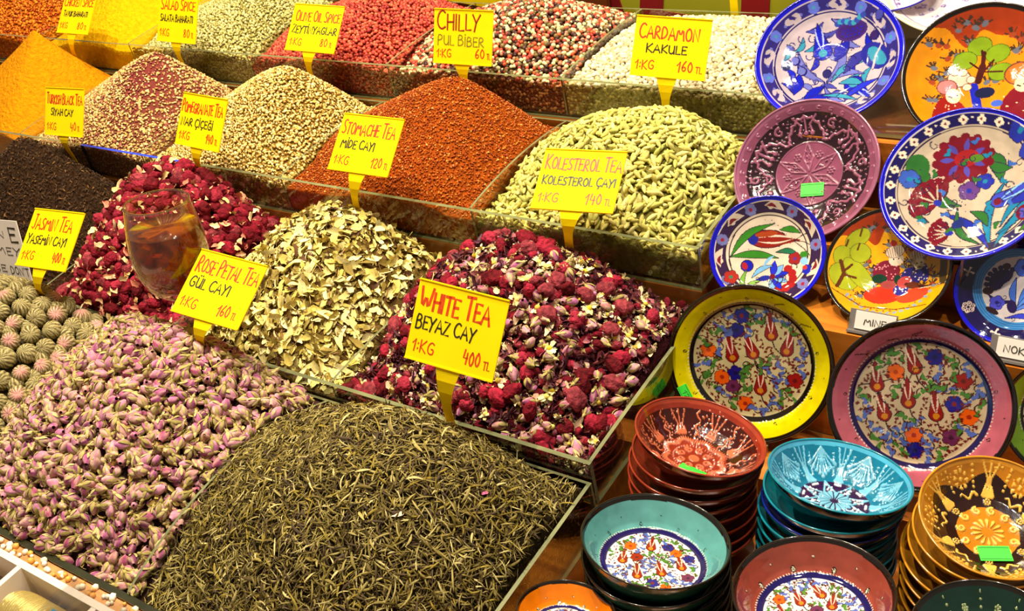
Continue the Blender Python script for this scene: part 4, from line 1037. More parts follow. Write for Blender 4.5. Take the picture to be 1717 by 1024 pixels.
def garden(p, rad, seed, nsw=40, ntul=5, nfl=8, dotc=L(96, 24, 24), ndot=300, green=L(66, 116, 44)):
    """tulips, swirls, small flowers and comma dots on a pale ground"""
    r = random.Random(seed); used = []
    def free(d, lim, tries=300):
        for _ in range(tries):
            a, q = r.uniform(0, 6.283), math.sqrt(r.random()) * lim
            x, y = q * math.cos(a), q * math.sin(a)
            if all((x - u) ** 2 + (y - v) ** 2 > (d + e) ** 2 for u, v, e in used): used.append((x, y, d)); return x, y
        return None
    dark = L(40, 20, 24); k_ = rad / .70
    for k in range(ntul):
        q = free(.13 * k_, rad * .74)
        if not q: continue
        ang = r.uniform(1.2, 2.0); s_ = .30 * k_
        used.append((q[0] + .16 * k_ * math.cos(ang), q[1] + .16 * k_ * math.sin(ang), .06 * k_))
        p.line([(q[0], q[1] - .03), (q[0] + .05 * k_, q[1] - .16 * k_), (q[0] + .16 * k_, q[1] - .26 * k_)], .008, dark)
        for t_ in (.35, -.35): p.line([(q[0] + s_ * .7 * math.cos(ang), q[1] + s_ * .7 * math.sin(ang)), (q[0] + s_ * 1.35 * math.cos(ang + t_ * .6), q[1] + s_ * 1.35 * math.sin(ang + t_ * .6)), (q[0] + s_ * 1.5 * math.cos(ang + t_ * 1.3), q[1] + s_ * 1.5 * math.sin(ang + t_ * 1.3))], .007, dark)
        p.tulip(q[0], q[1], s_, ang, L(130, 20, 20), L(222, 190, 170), L(190, 116, 24), out=dark, w=.22)
    fc = [(L(214, 84, 14), L(150, 34, 20)), (L(24, 18, 116), L(20, 16, 70)), (L(96, 34, 76), L(60, 20, 50)), (L(140, 22, 18), L(90, 20, 20)), (L(214, 90, 20), L(170, 56, 10)), (L(28, 24, 124), L(110, 26, 36))]
    for k in range(nfl):
        q = free(.085 * k_, rad * .86)
        if q: p.flower(q[0], q[1], .10 * k_, r.choice((5, 6)), fc[k % 6][0], fc[k % 6][1], r.random(), out=dark, pr=.44)
    for k in range(nsw):
        q = free(.056 * k_, rad * .93)
        if not q: continue
        ang = r.uniform(0, 6.28); sg = r.choice((-1, 1)); c = green if k % 2 else L(76, 96, 170)
        p.spiral(q[0], q[1], .062 * k_, ang + 2.5, .008, dark, turns=.75, sgn=sg)
        p.comma(q[0], q[1], .13 * k_, ang, c, out=dark, sgn=sg)
        p.comma(q[0] - .03 * math.cos(ang), q[1] - .03 * math.sin(ang), .09 * k_, ang + 2.4, c, out=dark, sgn=-sg)
    for k in range(ndot):
        q = free(.0165 * k_, rad * .97, 60)
        if q: p.leaf(q[0], q[1], .045 * k_, .014 * k_, r.uniform(0, 6.28), dotc, bend=.016 * k_)

def rimmed(wide, ringc, ground, seed, r_in, ring_w=.055, dotring=True, beads=False):
    """wide coloured border, beaded dark ring, painted garden in the middle"""
    def f(p):
        r = random.Random(seed)
        p.ring(0, r_in, ground); garden(p, r_in - .02, seed)
        p.ring(r_in, r_in + ring_w, ringc)
        n = 110
        p.dots(r_in + ring_w + .004, n, .008, L(214, 206, 190) if not beads else L(220, 214, 200), h=.006)
        for k in range(9):
            a = 6.283 * (k + .4) / 9; x, y = (r_in + ring_w + .045) * math.cos(a), (r_in + ring_w + .045) * math.sin(a)
            if beads:
                p.ell(x, y, .034, col=BLK)
                for q in range(7): p.ell(x + .018 * math.cos(q * 1.05) * (q > 0), y + .018 * math.sin(q * 1.05) * (q > 0), .007, col=L(220, 214, 190), h=.008)
                a2 = a + .35; rr = r_in + ring_w + .13; p.ell(rr * math.cos(a2), rr * math.sin(a2), .014, col=BLK); p.ell(rr * math.cos(a2), rr * math.sin(a2), .008, col=L(220, 214, 190), h=.008)
            else:
                for q in range(6): p.ell(x + .016 * math.cos(q * 1.05), y + .016 * math.sin(q * 1.05), .007, col=BLK)
                a2 = a + .35; rr = r_in + ring_w + .12; p.ell(rr * math.cos(a2), rr * math.sin(a2), .008, col=BLK)
        p.ring(.955, 2, BLK)
    return f

def paint_blue(p):          # large cobalt plate
    g = L(172, 156, 168)
    p.ring(0, .76, g); vb = L(96, 98, 176); bl = L(14, 22, 168); tq = L(48, 130, 160); dk = L(26, 20, 92)
    for k in range(26):
        a, q_ = k * 2.4, .12 + .6 * (k / 26) ** .5; p.leaf(q_ * math.cos(a), q_ * math.sin(a), .26, .035, a + 1.9, (vb, bl, tq, L(60, 60, 150))[k % 4], bend=.05, out=dk)
    p.ring(.745, .765, dk); p.ring(.78, .93, L(40, 30, 110)); p.ring(.765, .78, g)
    for k in range(8):
        a = 6.283 * (k + .2) / 8
        x, y = .855 * math.cos(a), .855 * math.sin(a)
        p.flower(x, y, .085, 6, L(84, 98, 196), L(60, 130, 170), a, out=L(30, 26, 100), pr=.45)
        for sgn in (-1, 1):
            a2 = a + sgn * .23; x2, y2 = .84 * math.cos(a2), .84 * math.sin(a2)
            p.leaf(x2, y2, .17, .035, a2 + sgn * 1.9, g, bend=.02); p.leaf(x2, y2, .13, .028, a2 + sgn * 1.2, g)
            p.ell(x2, y2, .02, col=vb)
    p.ring(.93, .945, g)
    # big tulip with curling leaves
    for (x, y, l, an, w_) in ((-.08, .20, .42, 1.65, .26), (.30, -.42, .36, -1.0, .30)):
        p.tulip(x, y, l, an, bl, L(150, 160, 220), tq, out=dk, w=w_)
    for (x, y, l, w_, an, bd, c) in ((-.10, -.28, .62, .05, 2.1, .10, vb), (-.06, -.28, .62, .055, 1.15, -.10, vb), (-.06, -.30, .5, .05, .05, .10, vb), (-.10, -.30, .5, .05, -2.6, .08, vb),
                                     (-.52, -.42, .34, .07, 1.3, -.02, bl), (-.40, -.55, .36, .06, .6, .02, bl), (.0, -.3, .5, .04, .45, .08, tq), (.10, -.35, .34, .05, -.3, .05, tq), (.18, -.2, .5, .07, .6, .05, L(44, 40, 130)),
                                     (.08, .02, .34, .09, .9, .02, L(24, 24, 150)), (-.1, -.36, .4, .035, -.9, -.06, vb), (-.5, -.6, .6, .04, .1, .05, bl), (.15, -.62, .5, .04, .4, .04, L(30, 40, 190)), (-.14, -.5, .5, .03, -.4, .04, tq)):
        p.leaf(x, y, l, w_, an, c, bend=bd, out=dk)
    p.ell(.34, .42, .22, .15, .0, L(56, 30, 110)); p.ell(.34, .42, .19, .12, 0, L(50, 22, 96))
    for k in range(9): p.ell(.16 + .045 * k, .56 + .03 * math.sin(k), .04, col=tq if k % 2 else L(40, 60, 150))
    for k in range(14): p.ell(.22 + .02 * k, .40 + .05 * math.sin(k * 2.1), .014, col=bl)
    p.ell(.62, -.05, .17, .24, .5, L(30, 30, 130)); p.ell(.64, -.06, .09, .18, .5, tq); p.line([(.56, -.25), (.62, -.05), (.72, .1)], .012, g)
    for (x, y, c) in ((-.52, .30, L(60, 70, 160)), (-.46, .12, vb), (-.60, .05, L(20, 20, 60)), (-.38, -.06, L(90, 96, 170)), (.64, .26, L(46, 24, 90)), (.74, .5, L(60, 60, 150)), (-.05, -.16, L(30, 24, 90))):
        p.ell(x, y, .065, .075, 0, dk); p.ell(x - .01, y + .01, .052, .06, 0, c)
        p.spiral(x + .02, y + .07, .05, 0, .008, dk, turns=.6)
    r = random.Random(4)
    for k in range(26):
        a, q = r.uniform(0, 6.28), r.uniform(.1, .7); p.ell(q * math.cos(a), q * math.sin(a), .010, col=L(70, 40, 80))
    for k in range(10):
        a, q = r.uniform(0, 6.28), r.uniform(.2, .66); p.spiral(q * math.cos(a), q * math.sin(a), .07, a, .008, dk, turns=.7)
    p.ring(.945, 2, COB)

def figure_plate(seed, variant):
    def f(p):
        r = random.Random(seed)
        go = L(206, 128, 8) if variant == 0 else L(212, 148, 12)
        p.ring(0, 2, go)
        # red orange upper field with a lobed lower edge
        edge = .50 + .10 * np.sin(p.X * 9) + .05 * np.sin(p.X * 17 + 1) - (.25 * p.X if variant == 0 else -.0)
        p.put((p.Y > edge + .12), L(150, 48, 10))
        for k in range(70):       # grey blue star flowers with dark spikes
            a, q = r.uniform(0, 6.28), math.sqrt(r.random()) * .86; x, y = q * math.cos(a), q * math.sin(a)
            if y < (-.15 if variant == 0 else -.45) and abs(x) < .62: continue
            for j in range(5):
                t = r.uniform(.2, 2.9); p.line([(x, y), (x + .095 * math.cos(t), y + .09 * math.sin(t))], .010, L(60, 40, 30))
            p.ell(x, y, .046, .034, r.uniform(-.6, .6), L(96, 98, 112) if k % 3 else L(150, 60, 30)); p.ell(x + .03, y - .05, .012, col=L(150, 40, 20))
        if variant == 0:
            gr = L(120, 146, 20)
            for (x, y) in ((.0, .50), (-.20, .34), (.20, .36), (.20, .10)): p.ell(x, y, .155, .125, .2, L(70, 90, 16)); p.ell(x, y, .145, .115, .2, gr)
            p.line([(-.08, .02), (.0, .22), (.04, .40)], .05, L(64, 18, 14), taper=.6)
            for e in ((-.14, .30), (.14, .28), (.22, .10), (.02, .44)): p.line([(.0, .14), e], .018, L(64, 18, 14), taper=.6)
            for (x, w_, c) in ((-.46, .24, L(140, 20, 14)), (.46, .36, L(112, 14, 30)), (.92, .2, L(150, 24, 20))):
                p.ell(x, -.62, w_, .48, .05, c)
                for k in range(44):
                    qx, qy = x + r.uniform(-w_, w_) * .8, -.62 + r.uniform(-.4, .38); p.ell(qx, qy, .010, col=L(232, 190, 150))
                p.spiral(x + .04, -.5, .10, 1.6, .014, L(230, 214, 180), turns=.55, taper=0)
            p.line([(-.14, -.05), (-.13, -.4), (-.22, -.98)], .055, L(22, 30, 170)); p.line([(.76, -.1), (.70, -.5), (.66, -.98)], .045, L(30, 110, 110))
            for (x, y, s_, c) in ((-.30, .10, .15, L(206, 180, 160)), (-.46, .0, .13, L(196, 110, 110)), (.42, .02, .19, L(220, 96, 16)), (.83, -.04, .12, L(190, 190, 170))):
                p.ell(x, y, s_, s_ * .85, 0, L(100, 50, 40)); p.ell(x, y, s_ * .9, s_ * .75, 0, c)
            for (x, y) in ((-.40, -.14), (.42, -.14), (.84, -.2)): p.ell(x, y, .09, .11, 0, L(206, 190, 160)); p.line([(x - .05, y), (x - .02, y - .02)], .010, BLK); p.line([(x + .02, y), (x + .05, y)], .010, BLK)
            p.ell(-.02, -.16, .12, .08, 0, L(20, 24, 60)); p.ell(.1, -.34, .07, .05, 0, L(60, 90, 190))
            for (x, y) in ((-.24, .18), (-.16, .06), (-.22, -.04), (-.34, .2)): p.ell(x, y, .06, .055, 0, L(120, 70, 60)); p.ell(x, y, .05, .045, 0, L(222, 200, 170))
        else:
            gr = L(150, 156, 28)
            for (x, y, a_, b_) in ((-.62, .28, .2, .26), (-.42, .62, .22, .12), (-.72, .0, .2, .26), (-.50, .02, .14, .34), (-.42, .38, .16, .16)): p.ell(x, y, a_ + .01, b_ + .01, .5, L(90, 90, 20)); p.ell(x, y, a_, b_, .5, gr)
            p.line([(-.84, -.16), (-.72, .06), (-.74, .28)], .03, L(84, 40, 12)); p.line([(-.72, .04), (-.55, -.04)], .02, L(84, 40, 12)); p.line([(-.72, .1), (-.58, .2)], .02, L(84, 40, 12))
            for (x, y) in ((-.62, .52), (-.46, .44), (-.38, .66)): p.line([(x, y), (x + .05, y + .1)], .014, L(84, 40, 12))
            # two seated turbaned musicians
            p.ell(-.16, -.42, .30, .16, -.15, L(196, 44, 20)); p.ell(.30, -.52, .26, .12, .1, L(200, 60, 30)); p.ell(.12, -.38, .12, .10, 0, L(40, 36, 130))
            for k in range(16): p.ell(.12 + r.uniform(-.1, .1), -.38 + r.uniform(-.08, .08), .012, col=L(236, 230, 220))
            p.ell(-.06, -.02, .22, .20, .1, L(112, 22, 44))
            for k in range(30): p.ell(-.06 + r.uniform(-.18, .18), -.02 + r.uniform(-.16, .16), .012, col=L(206, 130, 140))
            p.ell(-.18, -.12, .12, .08, -.3, L(16, 50, 36)); p.ell(.10, -.2, .06, .09, 0, L(16, 50, 36)); p.ell(-.06, -.25, .12, .07, -.2, L(150, 60, 60))
            p.ell(.33, -.18, .18, .16, .1, L(36, 28, 110)); p.ell(.2, -.26, .12, .1, .2, L(170, 60, 60)); p.ell(.52, -.16, .08, .17, 0, L(44, 36, 130))
            for k in range(22): p.ell(.40 + r.uniform(-.2, .18), -.17 + r.uniform(-.14, .14), .011, col=L(230, 220, 230))
            p.ell(.12, .16, .12, .11, 0, L(216, 196, 180)); p.ell(.46, .02, .085, .11, 0, L(216, 196, 160))
            p.ell(.12, .30, .155, .11, .05, L(120, 84, 76)); p.ell(.12, .30, .145, .10, .05, L(206, 186, 170))
            for k in range(7): p.line([(.02 + .033 * k, .22), (.0 + .04 * k, .38)], .006, L(140, 110, 100))
            p.ell(.46, .16, .12, .09, .0, L(206, 186, 170)); 
            for k in range(5): p.line([(.38 + .04 * k, .09), (.38 + .04 * k, .23)], .006, L(140, 110, 100))
            p.ell(.12, .44, .055, .05, 0, L(170, 40, 30)); p.ell(.47, .28, .045, .045, 0, L(190, 60, 40))
            for (x, y) in ((.08, .17), (.16, .17), (.43, .02), (.50, .02)): p.ell(x, y, .012, .016, 0, BLK)
            p.line([(.44, -.05), (.5, -.06)], .008, BLK)
            p.line([(.22, -.30), (.46, -.40), (.82, -.46)], .035, L(70, 24, 14), taper=.7); p.ell(.32, -.34, .10, .06, -.2, L(90, 36, 16)); p.line([(.4, -.42), (.84, -.45)], .006, L(220, 200, 180))
            p.line([(.80, -.4), (.86, -.05), (.9, .1)], .06, L(70, 50, 14))
            for k in range(16):
                a = -2.7 + .14 * k; p.ell(.78 * math.cos(a), .78 * math.sin(a), .035, .024, r.uniform(-1, 1), L(130, 140, 160)); p.ell(.74 * math.cos(a + .05), .74 * math.sin(a + .05), .014, col=L(190, 50, 30))
            p.line([(-.92, -.2), (-.5, -.58), (0, -.72), (.5, -.76)], .008, L(90, 40, 20))
        p.ring(.955, 2, BLK)
    return f

def relief(ground, slip, dark, style, rim=None):
    """raised slip decoration: drops, stalks and dots stand proud of the glaze"""
    def f(p):
        p.ring(0, 2, ground); h1, h2 = .022, .014; r = random.Random(hash(style) % 97 if not isinstance(style, str) else len(style))
        pol = lambda a, q: (q * math.cos(a), q * math.sin(a))
        if style == 'mauve':
            zz = .60 + .08 * np.sin(p.T * 7); p.put((p.R > .46) & (p.R < .86), dark)
            n = 6
            for k in range(n):
                a = 6.283 * k / n + .5
                P = [pol(a + (j / 16 - .5) * 1.047, .50 + .30 * abs(math.sin((j / 16) * math.pi)) + .018 * (-1) ** j) for j in range(17)]
                p.line(P, .016, slip, h2)
                for q in (-1, 0, 1):
                    p.line([pol(a + q * .16, .60), pol(a + q * .09, .70), pol(a + q * .20, .82)], .014, slip, h2); p.ell(*pol(a + q * .15, .585), .032, col=slip, h=h1)
                p.spiral(*pol(a + .52, .74), .065, a, .018, slip, h1, turns=1.1); 
                for j in range(10): p.ell(*pol(a + .52 + .17 * math.cos(j * .63), .74 + .11 * math.sin(j * .63)), .013, col=slip, h=h1)
                for j in range(7): p.ell(*pol(a + .52 + r.uniform(-.1, .1), .55 + r.uniform(-.05, .05)), .014, col=slip, h=h1)
                for j in range(7): cx, cy = pol(a + .52, .30); p.ell(cx + .04 * math.cos(j * 1.05) * (j > 0), cy + .04 * math.sin(j * 1.05) * (j > 0), .016, col=slip, h=h1)
                p.leaf(0, 0, .5, .085, a, None, h=None); 
                p.line([pol(a, .05), pol(a + .28, .25), pol(a, .46)], .012, slip, h2); p.line([pol(a, .05), pol(a - .28, .25), pol(a, .46)], .012, slip, h2)
                for j in range(12): p.ell(*pol(a + r.uniform(-.14, .14), r.uniform(.16, .36)), .010, col=slip, h=h1)
                for j in range(5): p.spiral(*pol(a + j * .2, .90), .03, a, .008, L(150, 90, 120), h2, turns=.8)
            p.ring(.455, .47, slip, h2)
            for k in range(160):
                a, q_ = r.uniform(0, 6.28), r.uniform(.49, .84); p.ell(*pol(a, q_), .009, col=slip, h=h1)
        elif style == 'terracotta':
            p.put((p.R > .50) & (p.R < .90), dark); n = 8
            for k in range(n):
                a = 6.283 * k / n + .2
                for q in (-1, 0, 1):
                    p.line([pol(a + q * .08, .62), pol(a + q * .05, .72), pol(a + q * .13 + .03, .88)], .011, slip, h2); p.drop(*pol(a + q * .085, .60), .10, .038, a + q * .1, slip, h1)
                P = [pol(a + .39 + .05 * math.sin(j * 1.3), .50 + .032 * j) for j in range(13)]; p.line(P, .010, slip, h2)
                for j in range(9): p.drop(*pol(a + (j - 4) * .075, .40 + .05 * math.cos((j - 4) * .5)), .10, .017, a + (j - 4) * .075, slip, h1)
                for j in range(16): p.ell(*pol(a + .2 * r.uniform(.4, 1.9) + .06, r.uniform(.55, .88)), .012, col=slip, h=h1)
                for j in range(7): cx, cy = pol(a + .39, .42); p.ell(cx + .035 * math.cos(j * 1.05) * (j > 0), cy + .035 * math.sin(j * 1.05) * (j > 0), .013, col=slip, h=h1)
                p.spiral(*pol(a, .22), .07, a, .018, slip, h1, turns=1.3)
                for j in range(5): p.ell(*pol(a + j * .15, .32), .014, col=slip, h=h1)
            p.ell(0, 0, .09, col=slip, h=h2)
            for k in range(150):
                a, q_ = r.uniform(0, 6.28), r.uniform(.5, .93); p.ell(*pol(a, q_), .009, col=slip, h=h1)
        elif style == 'turquoise':
            p.put(p.R < .50, dark); n = 8
            for k in range(n):
                a = 6.283 * k / n
                for j in range(9):
                    s_ = (j - 4); b0 = pol(a, .93); b1 = pol(a + s_ * .066, .58 + .045 * abs(s_)); an = math.atan2(b0[1] - b1[1], b0[0] - b1[0])
                    p.drop(b1[0], b1[1], .10, .022, an, slip, h1); p.line([b1, (b1[0] * .45 + b0[0] * .55, b1[1] * .45 + b0[1] * .55), b0], .0085, slip, h2)
                for q in (-1, 0, 1):
                    a2 = a + .393; p.line([pol(a2 + q * .055, .54), pol(a2 + q * .03, .74), pol(a2 + q * .09, .93)], .012, slip, h2); p.drop(*pol(a2 + q * .075, .52), .11, .036, a2, slip, h1)
                for q in (-1, 1):
                    for j in range(8): p.ell(*pol(a + .393 + q * (.14 + .005 * j), .62 + .036 * j), .012, col=slip, h=h1)
                c1, c2, c3 = pol(a - .3, .26), pol(a, .49), pol(a + .3, .26); p.line([c1, c2, c3], .014, slip, h2)
                for j in range(11): p.ell(*pol(a + r.uniform(-.2, .2), r.uniform(.28, .42)), .013, col=L(236, 226, 232), h=h1)
                p.drop(*pol(a, .22), .16, .034, a + 3.1416, slip, h1); p.drop(*pol(a + .39, .22), .16, .03, a + .39 + 3.1416, slip, h1)
                for j in range(4): p.ell(*pol(a + .393 + (j - 1.5) * .06, .44), .016, col=L(236, 226, 232), h=h1)
        elif style == 'amber':
            p.put((p.R > .42) & (p.R < .80 + .06 * np.sin(p.T * 6)), dark); n = 6
            for k in range(n):
                a = 6.283 * k / n + .25
                for q in (-1, 0, 1):
                    p.line([pol(a + q * .055, .62), pol(a + q * .03, .80), pol(a + q * .12, .96)], .013, slip, h2); p.drop(*pol(a + q * .08, .60), .12, .042 if q else .045, a, slip, h1)
                cx, cy = pol(a + .52, .80); p.ell(cx, cy, .024, col=slip, h=h1)
                for j in range(8): t = j * .785; p.drop(cx + .085 * math.cos(t), cy + .085 * math.sin(t), .03, .026, t + 3.14, slip, h1)
                for q in (-1, 1):
                    for j in range(5): p.ell(*pol(a + .52 + q * .23, .70 + .055 * j), .018, col=slip, h=h1)
                P = [pol(a + .25 + j * .05, .60 + .04 * math.sin(j * 1.1)) for j in range(9)]; p.line(P, .02, slip, h1, taper=.6)
                for j in range(9): cx, cy = pol(a, .50); p.ell(cx + .04 * math.cos(j * .785) * (j > 0), cy + .04 * math.sin(j * .785) * (j > 0), .013, col=slip, h=h1)
            for k in range(60):
                a, q_ = r.uniform(0, 6.28), r.uniform(.84, .93); p.ell(*pol(a, q_), .010, col=slip, h=h1)
            for k in range(11): a = 6.283 * k / 11; p.spiral(*pol(a, .36), .06, a, .020, slip, h1, turns=1.1)
            for k in range(14): a = 6.283 * k / 14; p.drop(*pol(a, .20), .12, .022, a + 3.14, slip, h1)
        elif style == 'dark':
            for k in range(10):
                a = 6.283 * k / 10
                for j in range(5): p.ell(*pol(a, .9 - .08 * j), .014, col=slip, h=h1)
                cx, cy = pol(a + .31, .74)
                for j in range(7): p.ell(cx + .035 * math.cos(j * 1.05) * (j > 0), cy + .035 * math.sin(j * 1.05) * (j > 0), .013, col=slip, h=h1)
            p.ring(.5, .53, slip, h2)
        p.ring(.95, 2, rim if rim is not None else slip)
    return f

def paint_carnation(p):     # white plate with crimson carnations
    g = L(178, 160, 142); p.ring(0, .84, g); dk = L(40, 26, 60); cr_ = L(104, 10, 30); tl = L(24, 112, 150); gr = L(40, 96, 40); bl = L(30, 40, 150)
    p.ring(.80, .815, dk); p.ring(.83, .95, L(24, 16, 84))
    for k in range(26):
        a = 6.283 * k / 26; x, y = .89 * math.cos(a), .89 * math.sin(a)
        for j in range(4): p.ell(x + .030 * math.cos(j * 1.57 + a), y + .030 * math.sin(j * 1.57 + a), .026, col=L(226, 212, 190))
        p.ell(x, y, .016, col=L(110, 20, 40))
        if k % 2: p.ell(.91 * math.cos(a + .12), .91 * math.sin(a + .12), .012, col=L(226, 212, 190))
    def carn(x, y, s_, a, n=9, spread=2.4):
        for k in range(n):
            t = a + (k / (n - 1) - .5) * spread; p.leaf(x, y, s_, .085 * s_ * 2, t, cr_, out=L(70, 8, 24))
            for q in (-1, 0, 1): p.ell(x + s_ * .93 * math.cos(t + q * .07), y + s_ * .93 * math.sin(t + q * .07), .026, col=cr_)
        for k in range(4): t = a + (k / 3 - .5) * spread * .7; p.leaf(x, y, s_ * .8, .012, t, g)
        p.ell(x, y, .05, .04, a, bl)
    for (x, y, l, w_, an, bd, c) in ((.16, -.86, .9, .05, 1.25, .12, tl), (.14, -.9, .8, .045, 2.2, -.1, bl), (.2, -.9, .8, .04, .7, .1, tl), (.05, -.8, .6, .04, 1.9, .12, gr), (.25, -.7, .7, .05, 1.0, -.12, tl), (-.1, -.2, .4, .07, 2.2, .1, gr), (.4, .0, .5, .09, 1.9, -.08, gr), (.0, -.3, .3, .05, -1.0, .05, gr),
                                     (.3, -.6, .7, .04, .55, .12, tl), (.36, -.3, .5, .05, .35, -.06, bl), (-.5, -.35, .4, .05, 1.8, .1, gr), (-.62, .1, .4, .05, 1.2, -.1, gr), (.55, .15, .3, .06, 2.6, .04, gr), (.5, -.75, .3, .04, .3, .03, gr)):
        p.leaf(x, y, l, w_, an, c, bend=bd, out=dk)
    carn(-.36, -.10, .34, 2.3); carn(-.28, -.55, .24, 2.9, 6, 1.8)
    p.ell(.02, .42, .33, .28, 0, cr_)
    for k in range(14): a = 6.283 * k / 14; p.ell(.02 + .32 * math.cos(a), .42 + .27 * math.sin(a), .055, col=cr_)
    for k in range(7): a = 6.283 * k / 7 + .3; p.leaf(.02 + .1 * math.cos(a), .42 + .08 * math.sin(a), .18, .035, a, L(70, 60, 150))
    p.ell(.06, .42, .15, .11, 0, L(140, 24, 30)); p.leaf(.06, .40, .22, .05, -.1, L(70, 110, 30))
    p.ell(-.52, .42, .14, .17, -.3, gr); p.flower(-.64, .28, .12, 6, L(50, 80, 170), tl, 0, out=dk); p.flower(.72, .55, .13, 6, bl, tl, 0, out=dk); p.flower(.78, .28, .12, 6, L(40, 50, 160), cr_, 1, out=dk); p.flower(.02, -.02, .12, 5, L(90, 50, 120), bl, 0, out=dk); p.flower(.22, .06, .10, 5, bl, tl, 1, out=dk)
    p.tulip(.34, -.24, .42, .35, L(50, 60, 170), L(120, 170, 210), cr_, out=dk)
    p.ell(-.16, -.44, .08, .06, .3, L(30, 40, 110)); p.ell(.62, -.5, .13, .12, 0, cr_); 
    for k in range(5): p.ell(.62 + .06 * math.cos(k * 1.25), -.5 + .06 * math.sin(k * 1.25), .035, col=L(70, 70, 170))
    r = random.Random(3)
    for k in range(18):
        a, q_ = k * 2.4 + .5, .2 + .5 * (k / 18) ** .5; p.comma(q_ * math.cos(a), q_ * math.sin(a), .11, a + 2, (gr, L(50, 90, 170), tl)[k % 3], out=dk)
    for k in range(40):
        a, q = r.uniform(0, 6.28), r.uniform(.05, .78); p.ell(q * math.cos(a), q * math.sin(a), .008, col=dk)
    for k in range(16):
        a, q = r.uniform(0, 6.28), r.uniform(.2, .74); p.spiral(q * math.cos(a), q * math.sin(a), .06, a, .008, dk, turns=.9)
    p.ring(.95, .965, L(200, 190, 190)); p.ring(.965, 2, COB)

def paint_tulip_dish(p):    # small dish, red tulip lying to the right
    g = L(206, 188, 170); dk = L(44, 24, 40); gr = L(50, 120, 30); br = L(126, 26, 14); pb = L(110, 112, 172)
    p.ring(0, .74, g); p.ring(.68, .70, dk); p.ring(.74, .76, dk); p.ring(.76, .92, L(50, 26, 66)); p.ring(.92, .94, g)
    for k in range(7):
        a = 6.283 * k / 7 + 1.0; x, y = .84 * math.cos(a), .84 * math.sin(a)
        p.flower(x, y, .115, 7, pb, L(150, 30, 50), a, out=L(40, 30, 80), pr=.36)
        a2 = a + .45; x, y = .84 * math.cos(a2), .84 * math.sin(a2); p.leaf(.80 * math.cos(a2 - .28), .80 * math.sin(a2 - .28), .36, .07, a2 + 1.35, g, bend=-.07); p.spiral(x, y, .055, a2, .03, g, turns=.7); p.leaf(.82 * math.cos(a2 - .12), .82 * math.sin(a2 - .12), .2, .03, a2 + 1.45, L(120, 24, 40), bend=-.04)
    p.ell(.0, .27, .34, .17, -.05, dk); p.ell(.0, .27, .32, .155, -.05, br); p.drop(.12, .25, .46, .12, -.10, br)
    p.leaf(-.2, .30, .72, .018, -.10, g, bend=.05); p.leaf(-.2, .24, .66, .016, -.0, g, bend=-.05); p.ell(-.26, .28, .09, .10, 0, L(26, 30, 140)); p.ell(-.02, .36, .2, .05, .05, L(150, 56, 16))
    for q in (-.25, -.05, .15): p.line([(.45, .2), (.62, .2 + q * .6), (.72, .16 + q)], .008, dk)
    p.leaf(-.66, -.02, .95, .06, .62, gr, bend=.14, out=dk); p.leaf(-.66, -.02, .82, .065, -.08, gr, bend=.06, out=dk); p.leaf(.22, .42, .36, .05, -.25, gr, bend=.04, out=dk); p.leaf(.14, .02, .4, .045, -.2, L(30, 100, 70), bend=.05, out=dk)
    p.ell(-.38, -.20, .115, .115, 0, dk); p.ell(-.38, -.20, .10, .10, 0, L(20, 24, 170)); p.ell(-.42, -.20, .05, .07, .3, L(160, 30, 40))
    for k in range(7): a = -2.2 + k * .52; p.ell(.20 + .22 * math.cos(a), -.46 + .2 * math.sin(a), .075, col=L(150, 24, 24))
    for k in range(6): a = -1.9 + k * .6 + .3; p.leaf(.06, -.42, .28, .055, a, L(24, 36, 190) if k % 2 else L(110, 160, 220), out=dk)
    p.leaf(.06, -.42, .3, .05, 1.4, L(30, 40, 190)); p.leaf(.06, -.42, .3, .05, 3.3, L(30, 40, 150)); p.ell(.06, -.42, .05, col=L(100, 16, 40))
    p.flower(.46, -.12, .11, 5, L(140, 30, 30), L(90, 40, 120), 0, out=dk); p.ell(.62, -.06, .07, .06, 0, gr); p.ell(.66, -.34, .075, .09, -.3, L(26, 34, 170)); p.ell(.63, -.3, .04, .04, 0, L(190, 50, 40)); p.ell(.62, -.18, .07, .07, 0, L(130, 180, 220))
    p.flower(-.66, -.40, .12, 5, L(160, 40, 30), L(60, 110, 80), 0, out=dk); p.leaf(-.42, -.68, .4, .035, 1.5, L(110, 160, 60), bend=.06, out=dk); p.leaf(-.42, -.7, .34, .04, .7, L(130, 180, 80), bend=.05, out=dk); p.leaf(-.3, -.42, .42, .04, .5, L(110, 170, 220), bend=.05, out=dk); p.leaf(-.1, -.25, .3, .03, .8, L(120, 170, 210), bend=.03)
    r = random.Random(8)
    for k in range(14): a, q = r.uniform(0, 6.28), r.uniform(.1, .62); p.ell(q * math.cos(a), q * math.sin(a), .009, col=L(120, 30, 60))
    for k in range(6): a = r.uniform(3.4, 6); p.spiral(.5 * math.cos(a), .5 * math.sin(a), .07, a, .009, dk, turns=.8)
    p.ring(.94, 2, COB)

